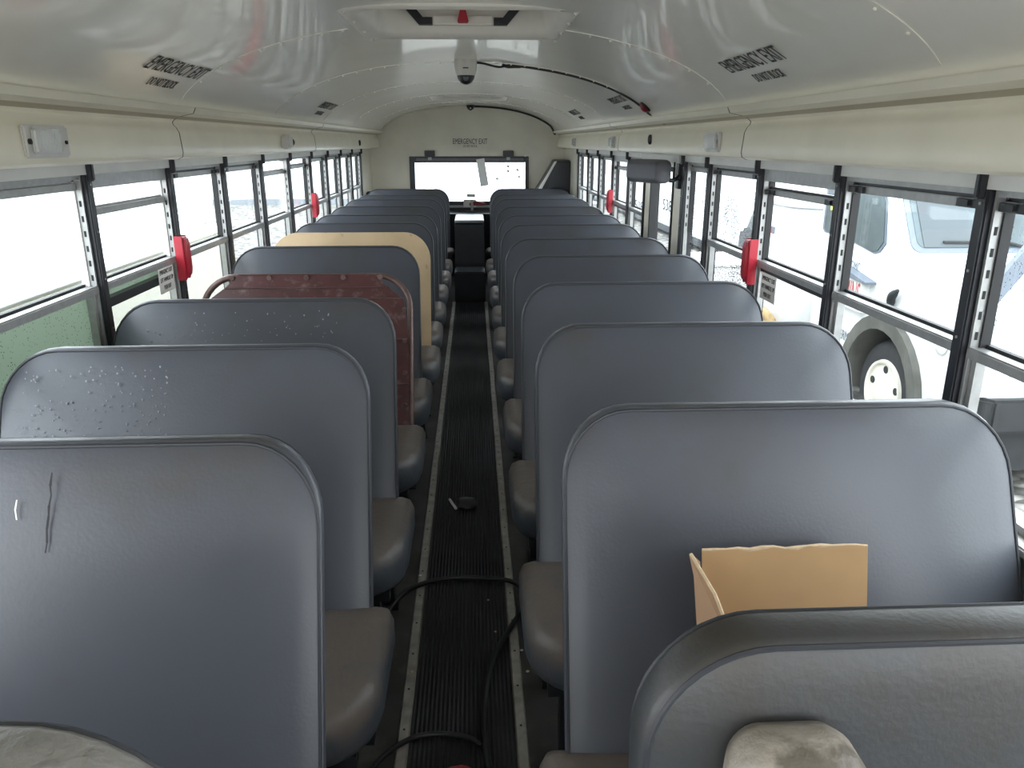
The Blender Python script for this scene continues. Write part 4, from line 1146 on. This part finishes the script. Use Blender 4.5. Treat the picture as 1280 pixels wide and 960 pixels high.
bm = NB(); box(bm, cx_ - .664, cx_ - .660, 8.55, 8.95, tz(-.98), tz(-.90)); obj('sticker', bm, M['gasket'], t)
text_obj('OIL', 'sticker_lettering', M['ink_red'], (cx_ - .667, 8.72, tz(-.95)), (0, -1, 0), (0, 0, 1), .3, .06, t)
text_obj('WORK-SAFE', 'sticker_lettering', M['ink'], (cx_ - .665, 9.1, tz(-.82)), (0, -1, 0), (0, 0, 1), .34, .05, t)
text_obj('VE', 'sticker_lettering', M['ink_soft'], (cx_ - .665, 8.72, tz(-1.42)), (0, -1, 0), (0, 0, 1), .18, .09, t)
text_obj('EMR', 'sticker_lettering', M['ink_red'], (cx_ - .665, 8.48, tz(-1.42)), (0, -1, 0), (0, 0, 1), .22, .08, t)
bm = NB(); tube(bm, smooth_path([(cx_ - .80, 8.75, tz(-1.80)), (cx_ - .82, 8.55, tz(-1.80)), (cx_ - .78, 8.3, tz(-1.83)), (cx_ - .70, 8.2, tz(-2.0)), (cx_ - .70, 8.1, GZ + .02)], 5), .055, 8)
tag(obj('ochre_pipe', bm, M['ochre'], smooth=True), 'rusty ochre pipe bending down beside the white tank', 'pipe')

# numbered white bus farther along the right side
def far_bus(x, y0, y1, h, label, num, pos, lowz):
    t = thing('parked_bus', label, 'bus', (0, 0, 0), 'parked buses on the right')
    bm = NB(); prism(bm, [(x, lowz), (x, GZ + h - .3), (x + .25, GZ + h), (x + 2.2, GZ + h), (x + 2.45, GZ + h - .3), (x + 2.45, lowz)], 1, y0, y1); obj('body', bm, M['building'], t, bevel=.05)
    bm = NB(); box(bm, x + .02, x + 2.42, y0 + .02, y1 - .02, GZ + .14, lowz); obj('skirt', bm, M['roofgrey'], t)
    for yy in (y0 + 1.5, y1 - 1.8):
        for xx in (x + .15, x + 2.15):
            bm = NB(); lathe(bm, [(.2, -.13), (.44, -.13), (.48, -.08), (.48, .08), (.44, .13), (.2, .13)], (xx, yy, GZ + .48), axis='X', seg=24); obj('wheel', bm, M['tyre'], t, smooth=True)
    bm = NB()
    k = 0
    yy = y0 + 1.2
    while yy < y1 - 1.2:
        box(bm, x - .01, x + .01, yy, yy + .6, GZ + 2.45, GZ + 2.95); yy += .72
    obj('window_band', bm, M['truck_glass'], t)
    for q, (n, yy, zz, ww, hh) in enumerate(pos):
        text_obj(n, 'number', M['ink'], (x - .012, yy, zz), (0, -1, 0), (0, 0, 1), ww, hh, t)
    return t
import json
def atXp(u, v, X):   # pixel to point on the plane x = X, to read sizes off the photo
    f = 960.; Y = Vector(((591 - 640) / f, (480 - 178) / f, 1)).normalized(); Z = Vector((0, Y[2], -Y[1])).normalized(); Xa = -Vector((Y[1] * Z[2] - Y[2] * Z[1], Y[2] * Z[0] - Y[0] * Z[2], Y[0] * Z[1] - Y[1] * Z[0])).normalized()
    if Xa.x < 0: Xa = -Xa
    d = Vector(((u - 640) / f, (480 - v) / f, 1)); k = X / d.dot(Xa)
    return d.dot(Y) * k, d.dot(Z) * k + CAMZ, Xa, Y, Z
BX = 5.2
y1_, z1_, *_ = atXp(799, 257, BX); y2_, z2_, *_ = atXp(836, 257, BX)
far_bus(BX, 15.5, 36, 3.1, 'white bus with grey number lettering seen through the emergency door glass', '', [('508', y1_, z1_, 1.25, .30), ('5383', y2_, z2_, 1.25, .30)], atXp(820, 277, BX)[1])

# a dark car in the yard seen low through the spotted windows
def car(x, y, rot, m, label):
    t = thing('parked_car', label, 'car', (x, y, GZ), 'parked cars outside')
    t.rotation_euler.z = rot
    pr = [(-2.2, .35), (-2.25, .75), (-1.9, .9), (-1.3, .95), (-.8, 1.42), (.7, 1.45), (1.4, .98), (2.1, .88), (2.2, .6), (2.2, .35)]
    bm = NB(); prism(bm, pr, 1, -.85, .85); obj('body', bm, m, t, bevel=.06)
    bm = NB(); prism(bm, [(-1.2, .97), (-.75, 1.36), (.62, 1.38), (1.2, 1.0)], 1, -.87, .87); obj('windows', bm, M['truck_glass'], t)
    for a in (-1.4, 1.35):
        for b in (-.8, .8):
            bm = NB(); lathe(bm, [(.15, -.09), (.31, -.09), (.33, -.05), (.33, .05), (.31, .09), (.15, .09)], (a, b, .33), axis='Y', seg=20); obj('wheel', bm, M['tyre'], t, smooth=True)
car(5.6, 12.6, math.radians(80), M['roofgrey'], 'dark grey car low behind the rain-spotted right window')
bm = NB(); box(bm, 3.1, 3.9, 9.9, 10.9, GZ, tz(-1.55)); box(bm, 3.05, 3.95, 9.85, 10.95, tz(-1.55), tz(-1.5))
tag(obj('white_crate', bm, M['tank'], bevel=.02), 'low white crate on the gravel behind the rain-spotted right window', 'crate')

# ------------------------------------------------------------------ light
w = D.worlds.new('overcast'); SC.world = w; w.use_nodes = True
N = w.node_tree.nodes; L = w.node_tree.links
bg = N['Background']
tc = N.new('ShaderNodeTexCoord'); sx = N.new('ShaderNodeSeparateXYZ'); L.new(tc.outputs['Generated'], sx.inputs[0])
rp = N.new('ShaderNodeMapRange'); rp.inputs[1].default_value = -.1; rp.inputs[2].default_value = .9; rp.inputs[3].default_value = 0; rp.inputs[4].default_value = 1
L.new(sx.outputs['Z'], rp.inputs[0])
mx = N.new('ShaderNodeMix'); mx.data_type = 'RGBA'; mx.inputs[6].default_value = (.93, .97, 1.0, 1); mx.inputs[7].default_value = (.86, .93, 1.0, 1)
L.new(rp.outputs[0], mx.inputs[0]); L.new(mx.outputs[2], bg.inputs['Color'])
bg.inputs['Strength'].default_value = 2.6

# ------------------------------------------------------------------ camera
f = 960.
Yv = Vector(((591 - 640) / f, (480 - 178) / f, 1)).normalized(); Zv = Vector((0, Yv[2], -Yv[1])).normalized()
Xv = Yv.cross(Zv); Xv.normalize()
if Xv.x < 0: Xv = -Xv
R = Matrix(((Xv[0], Xv[1], -Xv[2]), (Yv[0], Yv[1], -Yv[2]), (Zv[0], Zv[1], -Zv[2])))
cd = D.cameras.new('camera'); cam = D.objects.new('camera', cd); COL.objects.link(cam)
cam.matrix_world = Matrix.Translation((0, 0, CAMZ)) @ R.to_4x4()
cd.sensor_width = 36; cd.sensor_fit = 'HORIZONTAL'; cd.lens = 36 * f / 1280; cd.clip_start = .05; cd.clip_end = 500
SC.camera = cam
vs = SC.view_settings
vs.view_transform = 'Standard'; vs.look = 'None'; vs.gamma = 1; vs.use_curve_mapping = False; vs.exposure = 1.6
SC.cycles.use_denoising = True
SC.cycles.max_bounces = 10; SC.cycles.diffuse_bounces = 6; SC.cycles.transparent_max_bounces = 24
SC.cycles.sample_clamp_indirect = 8
